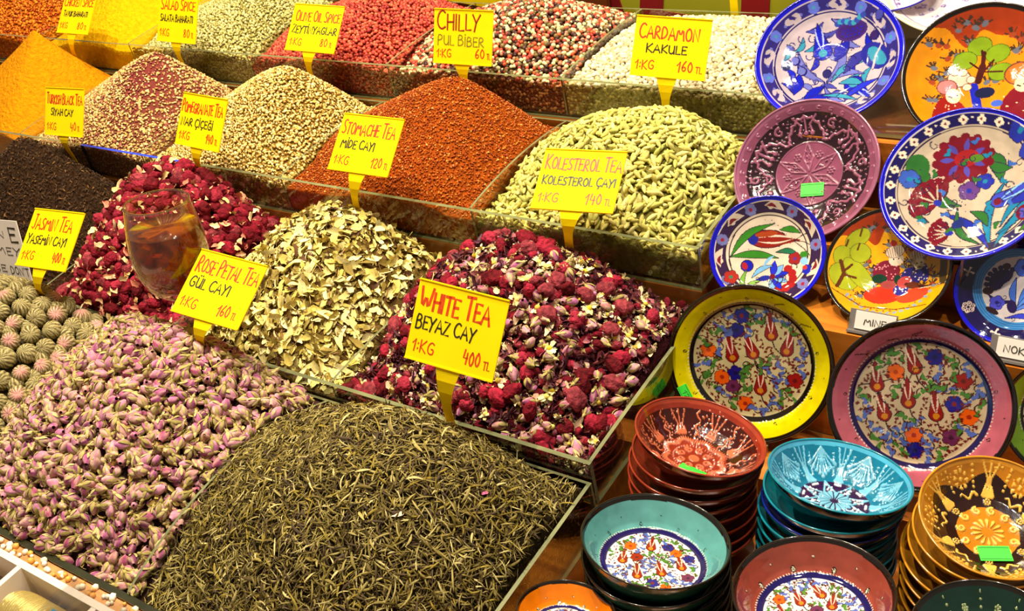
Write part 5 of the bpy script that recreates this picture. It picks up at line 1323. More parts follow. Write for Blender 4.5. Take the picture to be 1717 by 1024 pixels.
def paint_bluering(p):      # dish with pale quatrefoils on navy and a brushed turquoise ring
    g = L(190, 180, 186); p.ring(0, .58, g); dk = L(24, 14, 70)
    rr = p.R; k_ = ((rr > .58) & (rr < .72)); sh = .5 + .5 * np.sin(rr * 160 + 2 * np.sin(p.T * 2)); p.C[k_] = (L(36, 84, 156)[None] * (1 - sh[:, None]) + L(60, 130, 190)[None] * sh[:, None])[k_]
    p.ring(.72, .95, L(22, 12, 66))
    for k in range(8):
        a = 6.283 * k / 8 + .35; x, y = .84 * math.cos(a), .84 * math.sin(a); c = L(214, 190, 180)
        if k % 2 == 0:
            for j in range(6): t = a + j * 1.047; p.ell(x + .065 * math.cos(t), y + .065 * math.sin(t), .042, col=c); p.ell(x + .065 * math.cos(t), y + .065 * math.sin(t), .028, col=L(50, 20, 70)); p.ell(x + .07 * math.cos(t), y + .07 * math.sin(t), .013, col=c)
        else:
            for j in range(4): t = a + j * 1.571; p.line([(x, y), (x + .07 * math.cos(t), y + .07 * math.sin(t))], .009, c); p.ell(x + .07 * math.cos(t), y + .07 * math.sin(t), .02, col=c)
    nv = L(34, 18, 74)
    for k in range(8): t = 1.0 + k * .36; p.leaf(-.22, .12, .30, .05, t, nv, out=dk)
    for k in range(8): t = 1.0 + k * .36; p.ell(-.22 + .28 * math.cos(t), .12 + .28 * math.sin(t), .045, col=nv)
    for (x, y, l, w_, an, bd, c) in ((-.02, -.36, .8, .05, .9, .08, L(60, 110, 210)), (-.05, -.36, .9, .045, .45, .12, L(80, 130, 220)), (-.1, -.40, .7, .04, .1, .1, L(80, 120, 220)), (-.05, -.3, .5, .05, 1.5, .05, L(60, 100, 200)), (-.2, -.5, .6, .04, -.2, .08, L(50, 60, 200)), (-.1, -.2, .4, .04, 2.8, .08, nv), (.3, -.5, .4, .03, .6, .06, L(60, 80, 210))):
        p.leaf(x, y, l, w_, an, c, bend=bd, out=dk)
    p.flower(.12, .38, .15, 6, L(60, 90, 200), L(30, 40, 120), 0, out=dk); p.flower(-.34, -.22, .12, 5, L(70, 70, 200), L(30, 30, 120), 0, out=dk); p.ell(-.48, .0, .09, .07, 0, L(50, 20, 40)); p.ell(-.1, -.3, .08, .12, .2, nv); p.ell(-.42, -.36, .12, .05, -.6, L(40, 20, 30)); p.ell(-.16, .42, .07, .06, 0, L(60, 24, 50)); p.ell(.36, .1, .12, .14, 0, nv)
    r = random.Random(2)
    for k in range(12): a, q = r.uniform(0, 6.28), r.uniform(.2, .52); p.spiral(q * math.cos(a), q * math.sin(a), .05, a, .007, dk, turns=.9)
    p.ring(.95, 2, COB)

# name: R, rim centre, rim normal (level world)
POSE = {
 'P1': (.082, (-.3885, 1.155, .343), (.10, -.70, .70)), 'P2': (.081, (-.2142, 1.127, .3425), (.10, -.70, .70)),
 'P3': (.079, (-.3665, 1.0237, .259), (-.033, -.770, .638)), 'P4': (.0793, (-.1986, .998, .2756), (-.044, -.703, .710)),
 'P5': (.060, (-.3744, .9368, .199), (.18, -.78, .60)), 'P6': (.062, (-.2533, .948, .1995), (-.049, -.70, .71)),
 'P7': (.0545, (-.1351, .9496, .1954), (-.077, -.86, .50)), 'P8': (.085, (-.3596, .8505, .1115), (.183, -.946, .268)),
 'P9': (.0811, (-.184, .8265, .1254), (.22, -.91, .35)),
 'B1': (.062, (-.3532, .7202, .1137), (.206, .139, .969)), 'B2': (.062, (-.2239, .7281, .1051), (.082, .185, .979)),
 'B3': (.058, (-.0955, .7206, .1128), (.164, -.236, .958)), 'B4': (.062, (-.3278, .5770, .1120), (.090, .124, .988)),
 'B5': (.060, (-.193, .573, .117), (-.043, -.032, .999)), 'B6': (.040, (-.3631, .4878, .0934), (.069, .163, .984)),
 'B7': (.050, (-.077, .602, .105), (-.105, -.047, .993)),
}
# cross sections (r, z) in rim radii: inside then outside
INB = [(0, -.46), (.35, -.455), (.56, -.42), (.72, -.32), (.84, -.19), (.93, -.08), (.975, -.02), (.99, 0)]
OUTB = [(1.0, -.01), (.985, -.06), (.93, -.17), (.84, -.30), (.72, -.41), (.58, -.49), (.50, -.52), (.49, -.60), (.44, -.60), (.42, -.53), (0, -.53)]
INC = [(0, -.42), (.5, -.42), (.66, -.41), (.73, -.385), (.78, -.34), (.88, -.18), (.955, -.04), (.99, 0)]
OUTC = [(1.005, -.01), (.985, -.06), (.94, -.18), (.86, -.34), (.78, -.44), (.66, -.49), (.60, -.50), (.59, -.56), (.54, -.56), (.52, -.50), (0, -.50)]
INP = [(0, -.24), (.30, -.235), (.50, -.21), (.68, -.165), (.80, -.11), (.90, -.05), (.975, -.008), (.99, 0)]
OUTP = [(1.0, -.008), (.98, -.04), (.9, -.10), (.78, -.17), (.62, -.235), (.50, -.27), (.49, -.32), (.45, -.32), (.43, -.28), (0, -.28)]
INW = [(0, -.17), (.60, -.168), (.70, -.16), (.745, -.135), (.80, -.085), (.90, -.035), (.975, -.004), (.99, 0)]
OUTW = [(1.0, -.008), (.97, -.04), (.86, -.10), (.74, -.17), (.62, -.205), (.55, -.21), (.54, -.25), (.50, -.25), (.48, -.21), (0, -.21)]
def smoothp(P, n):
    P = np.array(P); d = np.concatenate([[0], np.cumsum(np.hypot(*np.diff(P, axis=0).T))]); t = np.linspace(0, d[-1], n)
    q = np.stack([np.interp(t, d, P[:, 0]), np.interp(t, d, P[:, 1])], -1)
    for _ in range(3): q[1:-1] = .25 * q[:-2] + .5 * q[1:-1] + .25 * q[2:]
    return q
def glaze(name, rough=.05, coat=.5): return attr_mat(name, rough=rough, spec=.55, coat=coat, noise=.14, nscale=60, bump=.12, bscale=170, bdist=.0008)
M_glaze = glaze('painted_glaze'); M_glaze2 = attr_mat('relief_glaze', rough=.12, spec=.55, coat=.5, noise=.14, nscale=70, bump=.2, bscale=180, bdist=.0008)
GM = {}
def glaze_plain(c):
    k = tuple(np.round(c, 4))
    if k not in GM: GM[k] = plain('coloured_glaze', c, rough=.13, spec=.55, coat=.5, noise=.3, nscale=45, bump=.08, bscale=150)
    return GM[k]
CR = np.array(cr)
def vessel(name, label, cat, R, C, n, INN, OUT, paint, outc, rimc, na=380, nr=104, mat=None, hs=1., group=None, spin=0, low=False):
    n = np.array(n, float); n /= np.linalg.norm(n); u = CR - CR @ n * n; u /= np.linalg.norm(u); v = np.cross(n, u)
    foot = min(z for r_, z in OUT) * R
    M = Matrix(np.vstack([np.hstack([np.stack([u, v, n], 1), (np.array(C) + n * foot)[:, None]]), [0, 0, 0, 1]]).tolist())
    root = link(name, None, None, M); tag(root, label, cat, group)
    q = smoothp(INN, nr + 1); t = np.arange(na) * 2 * math.pi / na
    # slight hand thrown unevenness of the rim
    wob = 1 + .004 * np.sin(2 * t + len(label)) + .002 * np.sin(5 * t)
    X = np.concatenate([[0], (q[1:, 0][:, None] * np.cos(t)[None] * wob).ravel()]); Y = np.concatenate([[0], (q[1:, 0][:, None] * np.sin(t)[None] * wob).ravel()])
    Z = np.concatenate([[q[0, 1]], np.repeat(q[1:, 1], na)])
    if paint:
        p = Paint(X / .99, Y / .99, (1, 1, 1))
        if spin:
            c_, s_ = math.cos(spin), math.sin(spin); p.X, p.Y = p.X * c_ + p.Y * s_, -p.X * s_ + p.Y * c_; p.T = np.arctan2(p.Y, p.X)
        paint(p); Cc = p.C; Z = Z + p.H * hs
        k = p.H > 0; 
    else: Cc = np.tile(rimc, (len(X), 1))
    V = np.stack([X, Y, Z], -1) * R; V[:, 2] -= foot
    i = np.arange(nr)[:-1, None] * na + 1; j = np.arange(na)[None]; jn = (j + 1) % na
    F4 = np.stack([i + j, i + na + j, i + na + jn, i + jn], -1).reshape(-1, 4)[:, ::-1]
    F3 = np.stack([np.zeros(na, int), 1 + np.arange(na), 1 + (np.arange(na) + 1) % na], -1)
    F4 = np.stack([i + j, i + na + j, i + na + jn, i + jn], -1).reshape(-1, 4)
    link('painted_face' if paint else 'inner_face', mesh('painted_face', V, [F4, F3], mat or M_glaze, col=np.clip(Cc, 0, 1)), root)
    def lat(prof, seg, nm, m_):
        P = np.array(prof); VV = np.stack([(P[:, 0][:, None] * np.cos(np.arange(seg) * 6.28318 / seg)).ravel(), (P[:, 0][:, None] * np.sin(np.arange(seg) * 6.28318 / seg)).ravel(), np.repeat(P[:, 1], seg)], -1) * R
        VV[:, 2] -= foot; k = len(P); i_ = (np.arange(k - 1) * seg)[:, None]; j_ = np.arange(seg)[None]; jn_ = (j_ + 1) % seg
        FF = np.stack([i_ + j_, i_ + jn_, i_ + seg + jn_, i_ + seg + j_], -1).reshape(-1, 4)[:, ::-1]
        return link(nm, mesh(nm, VV, FF, m_), root)
    so = smoothp(OUT, 34); so[-1] = OUT[-1]
    lat(so, 96, 'outer_wall', glaze_plain(outc))
    a = np.linspace(-.3, math.pi + .3, 9); lip = np.stack([.993 + .017 * np.cos(a[::-1] * 1.0) * -1, -.006 + .016 * np.sin(a)], -1)
    lat(lip[::-1], 128, 'rim', glaze_plain(rimc))
    return root, M, foot
M_stick = plain('green_sticker', L(60, 220, 60), rough=.5, noise=.04)
M_stickd = plain('sticker_print', L(30, 110, 40), rough=.6)
def sticker(root, R, foot, INN, x, y, ang, w_=.0125, h_=.0075, txt=None):
    r_ = math.hypot(x, y); q = smoothp(INN, 60); zz = np.interp(r_, q[:, 0], q[:, 1]); z2 = np.interp(r_ + .03, q[:, 0], q[:, 1]); sl = (z2 - zz) / .03
    rad = np.array([x / (r_ + 1e-9), y / (r_ + 1e-9), 0]); n = np.array([-sl * rad[0], -sl * rad[1], 1]); n /= np.linalg.norm(n)
    a = np.array([math.cos(ang), math.sin(ang), 0]); a -= a @ n * n; a /= np.linalg.norm(a); b_ = np.cross(n, a)
    M = Matrix(np.vstack([np.hstack([np.stack([a, b_, n], 1), (np.array([x * R, y * R, zz * R - foot]) + n * .0016)[:, None]]), [0, 0, 0, 1]]).tolist())
    b = MBd(); b.box(-w_, w_, -h_, h_, -.0004, .0004); s = b.build('price_sticker', M_stick, root, M); s['label'] = 'bright green price sticker'
    b = MBd(); b.box(-w_ * .95, w_ * .95, h_ * .72, h_ * .80, .0004, .0006); b.box(-w_ * .95, w_ * .95, -h_ * .80, -h_ * .72, .0004, .0006); b.build('sticker_line', M_stickd, s)
    if txt:
        V, F = ribbon_text(txt, -w_ * .45, w_ * .3, -h_ * .45, h_ * .9, .0007); V3 = np.stack([V[:, 0], V[:, 1], np.full(len(V), .0006)], -1)
        link('sticker_print', mesh('sticker_print', V3, F, M_stickd, smooth=False), s)

def dish(key, name, label, cat, kind, paint, outc, rimc, **k):
    R, C, n = POSE[key]; INN, OUT = {'b': (INB, OUTB), 'c': (INC, OUTC), 'p': (INP, OUTP), 'w': (INW, OUTW)}[kind]
    r_ = vessel(name, label, cat, R, C, n, INN, OUT, paint, outc, rimc, **k); return (*r_, INN)

dish('P1', 'plate', 'large cobalt rimmed plate with blue tulips and curling leaves, upper left of the ceramics', 'plate', 'p', paint_blue, L(60, 60, 120), COB)
dish('P2', 'plate', 'orange and red plate painted with turbaned figures, top right corner', 'plate', 'p', figure_plate(5, 0), BLK, BLK)
r3 = dish('P3', 'bowl', 'mauve bowl with raised scroll pattern and green sticker, above the small tulip dish', 'bowl', 'p', relief(L(122, 62, 88), L(138, 78, 104), L(34, 12, 22), 'mauve', rim=L(140, 80, 108)), L(110, 50, 80), L(150, 90, 118), mat=M_glaze2)
sticker(r3[0], .079, r3[2], r3[3], .03, -.24, -.12)
dish('P4', 'plate', 'white plate with crimson carnations and navy border, behind the yellow figure dish', 'plate', 'p', paint_carnation, L(40, 40, 120), COB)
dish('P5', 'dish', 'small cobalt rimmed dish with a red tulip and green leaves', 'dish', 'p', paint_tulip_dish, L(40, 40, 120), COB)
dish('P6', 'dish', 'yellow dish with black rim showing a tree and two turbaned musicians', 'dish', 'p', figure_plate(9, 1), BLK, BLK)
dish('P7', 'dish', 'navy dish with pale quatrefoils and a turquoise ring, at the right edge', 'dish', 'p', paint_bluering, L(20, 20, 90), COB)
r8 = dish('P8', 'plate', 'yellow rimmed plate with tulip garden centre and green sticker', 'plate', 'w', rimmed(0, BLK, L(188, 172, 128), 21, .72), BLK, BLK)
dish('P9', 'plate', 'pink rimmed plate with beaded navy ring, right of the yellow plate', 'plate', 'w', rimmed(0, L(30, 16, 70), L(184, 160, 130), 33, .72), BLK, BLK)
for o in bpy.data.objects:
    if o.name.startswith('painted_face') and o.parent and o.parent.get('label', '').startswith(('yellow rimmed', 'pink rimmed')):
        m = o.data; a = np.empty(len(m.vertices) * 4, np.float32); m.attributes['col'].data.foreach_get('color', a); a = a.reshape(-1, 4)
        k = (a[:, :3] > .985).all(1); a[k, :3] = L(222, 206, 6) if o.parent['label'].startswith('yellow') else L(178, 86, 104)
        m.attributes['col'].data.foreach_set('color', a.ravel())
sticker(r8[0], .085, r8[2], r8[3], -.76, -.50, -1.05, w_=.011, h_=.0055, txt='12')

def wallcol(f, c):
    def g(p):
        f(p); k = (p.C > .985).all(1); p.C[k] = c
    return g
# bowls on the lowest shelf, each on a nested stack of its own kind
specs = [
 ('B1', 'terracotta', 'b', relief(L(126, 38, 22), L(188, 96, 64), L(54, 10, 7), 'terracotta', rim=L(150, 56, 36)), L(100, 30, 14), L(146, 52, 32), 8, 'terracotta bowl with raised slip pattern', 'terracotta'),
 ('B2', 'turquoise', 'b', relief(L(6, 106, 140), L(110, 176, 206), L(40, 20, 62), 'turquoise', rim=L(70, 160, 196)), L(8, 46, 58), L(20, 128, 150), 8, 'turquoise bowl with raised fans and white dots', 'turquoise'),
 ('B3', 'amber', 'b', relief(L(176, 110, 14), L(226, 176, 74), L(34, 12, 8), 'amber', rim=L(200, 136, 36)), L(120, 60, 10), L(196, 130, 30), 8, 'amber bowl with raised flowers on black', 'amber'),
 ('B4', 'sea green', 'c', wallcol(rimmed(0, NAVY, L(238, 232, 226), 51, .64, .09), L(88, 150, 150)), L(30, 76, 66), BLK, 9, 'black rimmed sea green bowl with white flowered base', 'sea green'),
 ('B5', 'dusky red', 'c', wallcol(rimmed(0, NAVY, L(238, 230, 222), 61, .64, .09, beads=True), L(140, 62, 50)), L(26, 12, 12), BLK, 9, 'black rimmed dusky red bowl with beaded flowers', 'dusky red'),
 ('B6', 'orange', 'c', wallcol(rimmed(0, NAVY, L(236, 226, 206), 71, .62, .08, beads=True), L(216, 116, 8)), L(30, 14, 8), BLK, 9, 'small black rimmed orange bowl at the bottom edge', 'orange'),
 ('B7', 'dark green', 'b', relief(L(8, 36, 28), L(150, 160, 110), L(6, 24, 20), 'dark', rim=BLK), L(8, 24, 20), L(30, 20, 12), 8, 'dark green bowl with pale dots at the bottom right corner', 'dark green'),
]
ordw = ['topmost', 'second', 'third', 'fourth', 'lowest']
for key, nm, kd, pf, oc, rc_, cnt, lab, short in specs:
    R, C, n = POSE[key]; INN, OUT = {'b': (INB, OUTB), 'c': (INC, OUTC)}[kd]
    grp = 'stack of %s bowls' % short
    rt, M, foot = vessel('bowl', lab + ', topmost of its stack', 'bowl', R, C, n, INN, OUT, pf, oc, rc_, mat=M_glaze2 if kd == 'b' else M_glaze, group=grp, na=400 if key not in ('B6',) else 300, nr=104, hs=1.0)
    if key == 'B1': sticker(rt, R, foot, INN, -.10, -.36, -.62)
    if key == 'B3': sticker(rt, R, foot, INN, -.02, -.36, -.08)
    h = -foot; zb = -.029 + h + .001; pitch = (C[2] - .004 - zb) / (cnt - 1); r = random.Random(len(short)); 
    for k in range(1, cnt):
        z = C[2] - .004 - pitch * k; dx = -.0045 * min(k, 3) * (.8 if key in ('B1', 'B2', 'B3') else .1) + r.uniform(-.001, .001)
        nn = np.array(n, float) * np.array([.35, .35, 1]) * (1 if k < cnt - 1 else 0) + np.array([0, 0, .001 if k < cnt - 1 else 1]); nn = nn / np.linalg.norm(nn)
        w2 = ['', 'second from top', 'third from top', 'fourth from top', 'fifth from top', 'sixth from top', 'seventh from top', 'eighth from top'][k] if k < cnt - 1 else 'lowest'
        vessel('bowl', '%s %s bowl in its stack, mostly covered' % (w2, short), 'bowl', R * (1 + r.uniform(-.01, .01)), (C[0] + dx, C[1] + r.uniform(-.001, .001), z), nn, INN, OUT, None, oc, rc_ if k != 2 or key != 'B2' else L(20, 40, 140), na=72, nr=16, group=grp, mat=M_glaze)
# ------------------------------------------------------------------ glass of tea
P0 = on_y((318, 548), .556); P1r = np.array([262, 340])
best = None
for Z1 in np.linspace(.45, .75, 400):
    q = on_y(P1r, Z1); d = q - P0; ln = np.linalg.norm(d); d = d / ln; vw = q - O; vw = vw / np.linalg.norm(vw)
    e = abs(d @ vw + .34)
    if best is None or e < best[0]: best = (e, q, d, ln)
_, Pt, dg, LG = best
q = Vector(dg).to_track_quat('Z', 'Y').to_matrix().to_4x4()
MG = MB @ Matrix.Translation(Vector(P0)) @ q
glass = link('tea_glass', None, None, MG); tag(glass, 'stemmed glass of amber tea standing against the crimson flower heap', 'glass')
k = LG / .148
prof_o = [(0, 0), (.030, 0), (.031, .0015), (.024, .004), (.008, .008), (.0055, .014), (.0052, .028), (.0075, .036), (.018, .042), (.030, .053), (.0375, .070), (.0405, .088), (.0405, .102), (.038, .122), (.0335, .148)]
prof_i = [(.0322, .148), (.0367, .122), (.0392, .102), (.0392, .088), (.0362, .070), (.0285, .0555), (.016, .046), (0, .0425)]
def lathe(P, seg=64):
    P = np.array(P) * k; c_, s_ = np.cos(np.arange(seg) * 6.28318 / seg), np.sin(np.arange(seg) * 6.28318 / seg)
    V = np.stack([(P[:, 0][:, None] * c_).ravel(), (P[:, 0][:, None] * s_).ravel(), np.repeat(P[:, 1], seg)], -1)
    n = len(P); i = (np.arange(n - 1) * seg)[:, None]; j = np.arange(seg)[None]; jn = (j + 1) % seg
    return V, np.stack([i + j, i + jn, i + seg + jn, i + seg + j], -1).reshape(-1, 4)
def sm(P, n=60): 
    P = np.array(P); d = np.concatenate([[0], np.cumsum(np.hypot(*np.diff(P, axis=0).T))]); t = np.linspace(0, d[-1], n); q_ = np.stack([np.interp(t, d, P[:, 0]), np.interp(t, d, P[:, 1])], -1)
    for _ in range(2): q_[1:-1] = .25 * q_[:-2] + .5 * q_[1:-1] + .25 * q_[2:]
    return q_
M_glass = clear_mat('drinking_glass', tint=(.95, .95, .93), refl=1, ior=1.5, pwr=3.2)
V, F = lathe(np.concatenate([sm(prof_o), [(.0332, .1490), (.0326, .1490)], [q_ for q_ in sm(prof_i, 40) if q_[1] > .118]])); link('glass_body', mesh('glass_body', V, F, M_glass), glass)
def tea_mat():
    m = clear_mat('amber_tea', tint=(.60, .20, .015), refl=.9, rough=.02, ior=1.35, pwr=5); nt = m.node_tree
    mix = [n for n in nt.nodes if n.type == 'MIX_SHADER'][0]; tr = [n for n in nt.nodes if n.type == 'BSDF_TRANSPARENT'][0]
    df = nd(nt, 'ShaderNodeBsdfDiffuse'); n = nd(nt, 'ShaderNodeTexNoise'); n.inputs['Scale'].default_value = 34; n.inputs['Distortion'].default_value = 1.5
    r = nd(nt, 'ShaderNodeValToRGB'); r.color_ramp.elements[0].position = .35; r.color_ramp.elements[1].position = .65
    r.color_ramp.elements[0].color = (*L(84, 28, 2), 1); r.color_ramp.elements[1].color = (*L(170, 84, 8), 1)
    tc = nd(nt, 'ShaderNodeTexCoord'); nt.links.new(tc.outputs['Object'], n.inputs['Vector']); nt.links.new(n.outputs['Fac'], r.inputs[0]); nt.links.new(r.outputs[0], df.inputs[0])
    m2 = nd(nt, 'ShaderNodeMixShader'); m2.inputs[0].default_value = .5
    nt.links.new(tr.outputs[0], m2.inputs[1]); nt.links.new(df.outputs[0], m2.inputs[2]); nt.links.new(m2.outputs[0], mix.inputs[1])
    return m
lev = .120
pi_ = [(r_ - .0004, z_) for r_, z_ in sm(prof_i, 40)[::-1] if z_ < lev]
# level surface: rotate out the lean of the glass
V, F = lathe([(max(0, r_), z_ + .0004) for r_, z_ in pi_] + [(pi_[-1][0], lev), (0, lev)])
up = np.array((MG.to_3x3().inverted() @ Vector((0, 0, 1)))); V = np.array(V); top = V[:, 2] > (lev - .022) * k
sl = -up[:2] / up[2]; wgt = np.clip((V[:, 2] - (lev - .04) * k) / (.04 * k), 0, 1); V[:, 2] += wgt * (V[:, :2] @ sl) * .6
link('tea', mesh('tea', V, F, tea_mat()), glass)
b = MBd(); b.tube([(.0331 * k * math.cos(t), .0331 * k * math.sin(t), .1488 * k) for t in np.linspace(0, 6.2832, 65)], .0012, 6, caps=False); b.build('glass_rim', clear_mat('glass_lip', tint=(.80, .80, .78), refl=1, ior=2.2), glass, smooth=True)

# ------------------------------------------------------------------ name cards on the shelves
M_pl = plain('grey_card_holder', L(120, 112, 110), rough=.3, coat=.3)
def name_card(label, px0, px1, yb, y, z, text, tx0, tx1, hgt=.021):
    a, b_ = w_y((px0, yb), y), w_y((px1, yb), y); x0, x1 = a[0], b_[0]
    root = link('name_card', None, None, Matrix.Translation(((x0 + x1) / 2, y, z)) @ Matrix.Rotation(-.35, 4, 'X')); tag(root, label, 'card')
    w_ = (x1 - x0) / 2
    b = MBd(); b.box(-w_ - .006, w_ + .001, .0005, .0025, -.001, hgt + .001); b.box(-w_ - .006, w_ + .001, -.006, .0025, -.001, .0012); b.build('card_holder', M_pl, root)
    b = MBd(); b.box(-w_, w_, -.0008, .0003, .003, hgt); b.build('card', M_white, root)
    lettering(root, text, -w_ + tx0, -w_ + tx1, .008, .0065, .0009, M_blk, .0012, seed=1)
name_card('small white name card reading MINE below the yellow figure dish', 1432, 1500, 540, .896, .149, 'MINE', .009, .030)
name_card('small white name card reading NOKT at the right edge', 1668, 1760, 600, .896, .149, 'NOKTA', .006, .036)
name_card('small white name card behind the navy dish', 1600, 1650, 440, .982, .198, 'F', .002, .006)

# ------------------------------------------------------------------ plate stands (clear bent acrylic)
M_st = clear_mat('stand_acrylic', tint=(.86, .88, .84), refl=1, ior=1.6)
for key in ('P1', 'P2', 'P3', 'P4', 'P5', 'P6', 'P7', 'P8', 'P9'):
    R, C, n = POSE[key]; n = np.array(n, float); n /= np.linalg.norm(n); C = np.array(C)
    zs = {'P1': .288, 'P2': .288, 'P3': .1975, 'P4': .1975, 'P5': .1485, 'P6': .1485, 'P7': .1485, 'P8': .0205, 'P9': .0205}[key]
    dn = np.array([0, 0, -1.]); dn = dn - dn @ n * n; dn /= np.linalg.norm(dn); low = C + dn * R * 1.0
    fw = np.array([n[0], n[1], 0]); fw /= np.linalg.norm(fw); sd = np.array([-fw[1], fw[0], 0])
    nm = {'P1': 'large blue plate', 'P2': 'orange figure plate', 'P3': 'mauve bowl', 'P4': 'carnation plate', 'P5': 'small tulip dish', 'P6': 'yellow figure dish', 'P7': 'navy dish', 'P8': 'yellow rimmed plate', 'P9': 'pink rimmed plate'}[key]
    root = link('plate_stand', None, None, Matrix.Translation((low[0], low[1], zs))); tag(root, 'clear acrylic stand holding the %s' % nm, 'plate stand')
    for s_ in (-1, 1):
        o_ = sd * s_ * R * .28; b = MBd()
        f0 = low + o_ + fw * .006; f0[2] = max(low[2] - .001, zs + .004); pts_ = [f0 + np.array([0, 0, .006]), np.array([f0[0], f0[1], zs + .0018])]
        bk = low + o_ - fw * (.30 * R + .012); back = C + o_ - n * .30 * R
        pts_ += [np.array([bk[0], bk[1], zs + .0018]), np.array([back[0] - fw[0] * .002, back[1] - fw[1] * .002, back[2]])]
        b.tube([q_ - np.array([low[0], low[1], zs]) for q_ in pts_], .0016, 6); b.build('stand_arm', M_st, root)
    b = MBd(); e0, e1 = [low + sd * s_ * R * .28 - fw * (.30 * R + .012) for s_ in (-1, 1)]
    b.tube([np.array([e0[0] - low[0], e0[1] - low[1], .0018]), np.array([e1[0] - low[0], e1[1] - low[1], .0018])], .0016, 6); b.build('cross_bar', M_st, root)

# dishes further back on the top shelf
def backdish(label, C, R, outc, rimc, paint, n):
    vessel('serving_dish', label, 'dish', R, C, n, INP, OUTP, paint, outc, rimc, na=180, nr=50)
def lace(p):
    p.ring(0, 2, L(232, 222, 226)); r = random.Random(1); c = L(120, 90, 170)
    for k in range(120):
        a, q_ = r.uniform(0, 6.28), math.sqrt(r.random()) * .86; p.spiral(q_ * math.cos(a), q_ * math.sin(a), .035, a, .010, c, turns=.9, n=6)
    p.ring(.88, .90, c); p.ring(.93, 2, L(236, 226, 190))
backdish('white dish with fine violet lace pattern in the top right corner', w_y((1648, -38), 1.36), .115, L(226, 214, 190), L(236, 226, 190), lace, (.05, -.35, .93))
def bluerim(p): p.ring(0, 2, L(226, 216, 226)); p.ring(.8, .84, L(60, 50, 150)); p.ring(.93, 2, L(40, 30, 150))
backdish('white dish with dark blue rim behind the large blue plate', w_y((1476, -34), 1.34), .07, L(206, 180, 190), L(40, 30, 150), bluerim, (.1, -.3, .95))
# pedestals carrying those two dishes
for lb, p_, y_, r_ in (('pale footed pedestal under the violet lace dish', (1648, -38), 1.36, .05), ('pale footed pedestal under the blue rimmed dish', (1476, -34), 1.34, .034)):
    c_ = w_y(p_, y_); top_ = c_[2] - r_ * .72; b = MBd(); h_ = top_ - .2885
    nn = 15; b.tube([(0, 0, h_ * t / nn) for t in range(nn + 1)], [r_ * (.30 + .62 * abs(1 - 2 * t / nn) ** 1.6) for t in range(nn + 1)], 32)
    tag(b.build('pedestal', glaze_plain(L(196, 170, 150)), None, Matrix.Translation((c_[0], c_[1], .2885)), smooth=True), lb, 'pedestal')

# green rimmed plate just entering at the right edge
vessel('plate', 'green rimmed plate just entering at the right edge', 'plate', .058, w_y((1797, 705), .872) , (.0, -.95, .30), INW, OUTW, wallcol(rimmed(0, BLK, L(200, 190, 150), 77, .70), L(110, 150, 30)), BLK, BLK, na=200, nr=60)

# ------------------------------------------------------------------ white plastic tray in the lower left corner
M_tray = plain('white_plastic', L(232, 218, 206), rough=.25, coat=.4, noise=.03)
M_trayin = plain('grey_tray_lining', L(150, 132, 128), rough=.35, noise=.08)
def tp(p, z=-.03): return on_z(p, z)
tray = link('plastic_tray', None, None, MB @ Matrix.Translation((-.95, .2145, -.0515))); tag(tray, 'white plastic compartment tray in the lower left corner', 'tray')
b = MBd(); x0, x1, y0, y1 = -.45, .20, -.30, .040; zt = .054
def bar(xa, xb, ya, yb): b.box(xa, xb, ya, yb, 0, zt)
for ya, yb in ((y1 - .007, y1), (-.075, -.068), (-.2, -.19)): bar(x0, x1, ya, yb)
b.build('frame', M_tray, tray)
for xa in (-.212, -.093, .026, .149):
    bb = MBd(); bb.box(xa, xa + .007, -.068, y1 - .007, .0, zt - .0005); bb.build('divider', M_tray, tray)
    bb = MBd(); bb.box(xa, xa + .007, -.19, -.075, .0, zt - .0005); bb.build('divider', M_tray, tray)
bb = MBd(); bb.box(x0, x1, -.2, y1, -.0006, .003); bb.build('tray_floor', M_trayin, tray)
# coil of golden thread lying in the tray
def gold():
    m, nt, bs = new_mat('golden_thread'); bs.inputs['Base Color'].default_value = (*L(226, 200, 120), 1); bs.inputs['Metallic'].default_value = .55; bs.inputs['Roughness'].default_value = .35
    tc = nd(nt, 'ShaderNodeTexCoord'); wv = nd(nt, 'ShaderNodeTexWave', bands_direction='X'); wv.inputs['Scale'].default_value = 160; wv.inputs['Distortion'].default_value = 3
    bp = nd(nt, 'ShaderNodeBump'); bp.inputs['Strength'].default_value = .8; bp.inputs['Distance'].default_value = .0015
    nt.links.new(tc.outputs['Object'], wv.inputs[0]); nt.links.new(wv.outputs[1], bp.inputs['Height']); nt.links.new(bp.outputs[0], bs.inputs['Normal']); return m
M_gold = gold()
for i_, (xa, xb, yy, lb) in enumerate(((.042, .134, .004, 'roll of golden thread in the tray compartment nearest the corner of the bins'), (-.078, .010, -.01, 'roll of golden thread in the tray compartment at the left edge'))):
    b = MBd(); nn = 40
    b.tube([(xa + (xb - xa) * t / nn, yy, .030) for t in range(nn + 1)], [.021 * (1 - .25 * abs(2 * t / nn - 1) ** 6) + .0006 * (t % 2) for t in range(nn + 1)], 28)
    o = b.build('thread_roll', M_gold, None, MB @ Matrix.Translation((-.95, .2145, -.0515)), smooth=True); tag(o, lb, 'thread roll')
b = MBd(); b.box(-1.40, -.66, .2555, .2675, -.06, -.0030); tag(b.build('ledge_strip', plain('orange_tape', L(190, 136, 80), rough=.5, noise=.3), None, MB), 'narrow orange ledge between the white tray and the front bins', 'ledge')
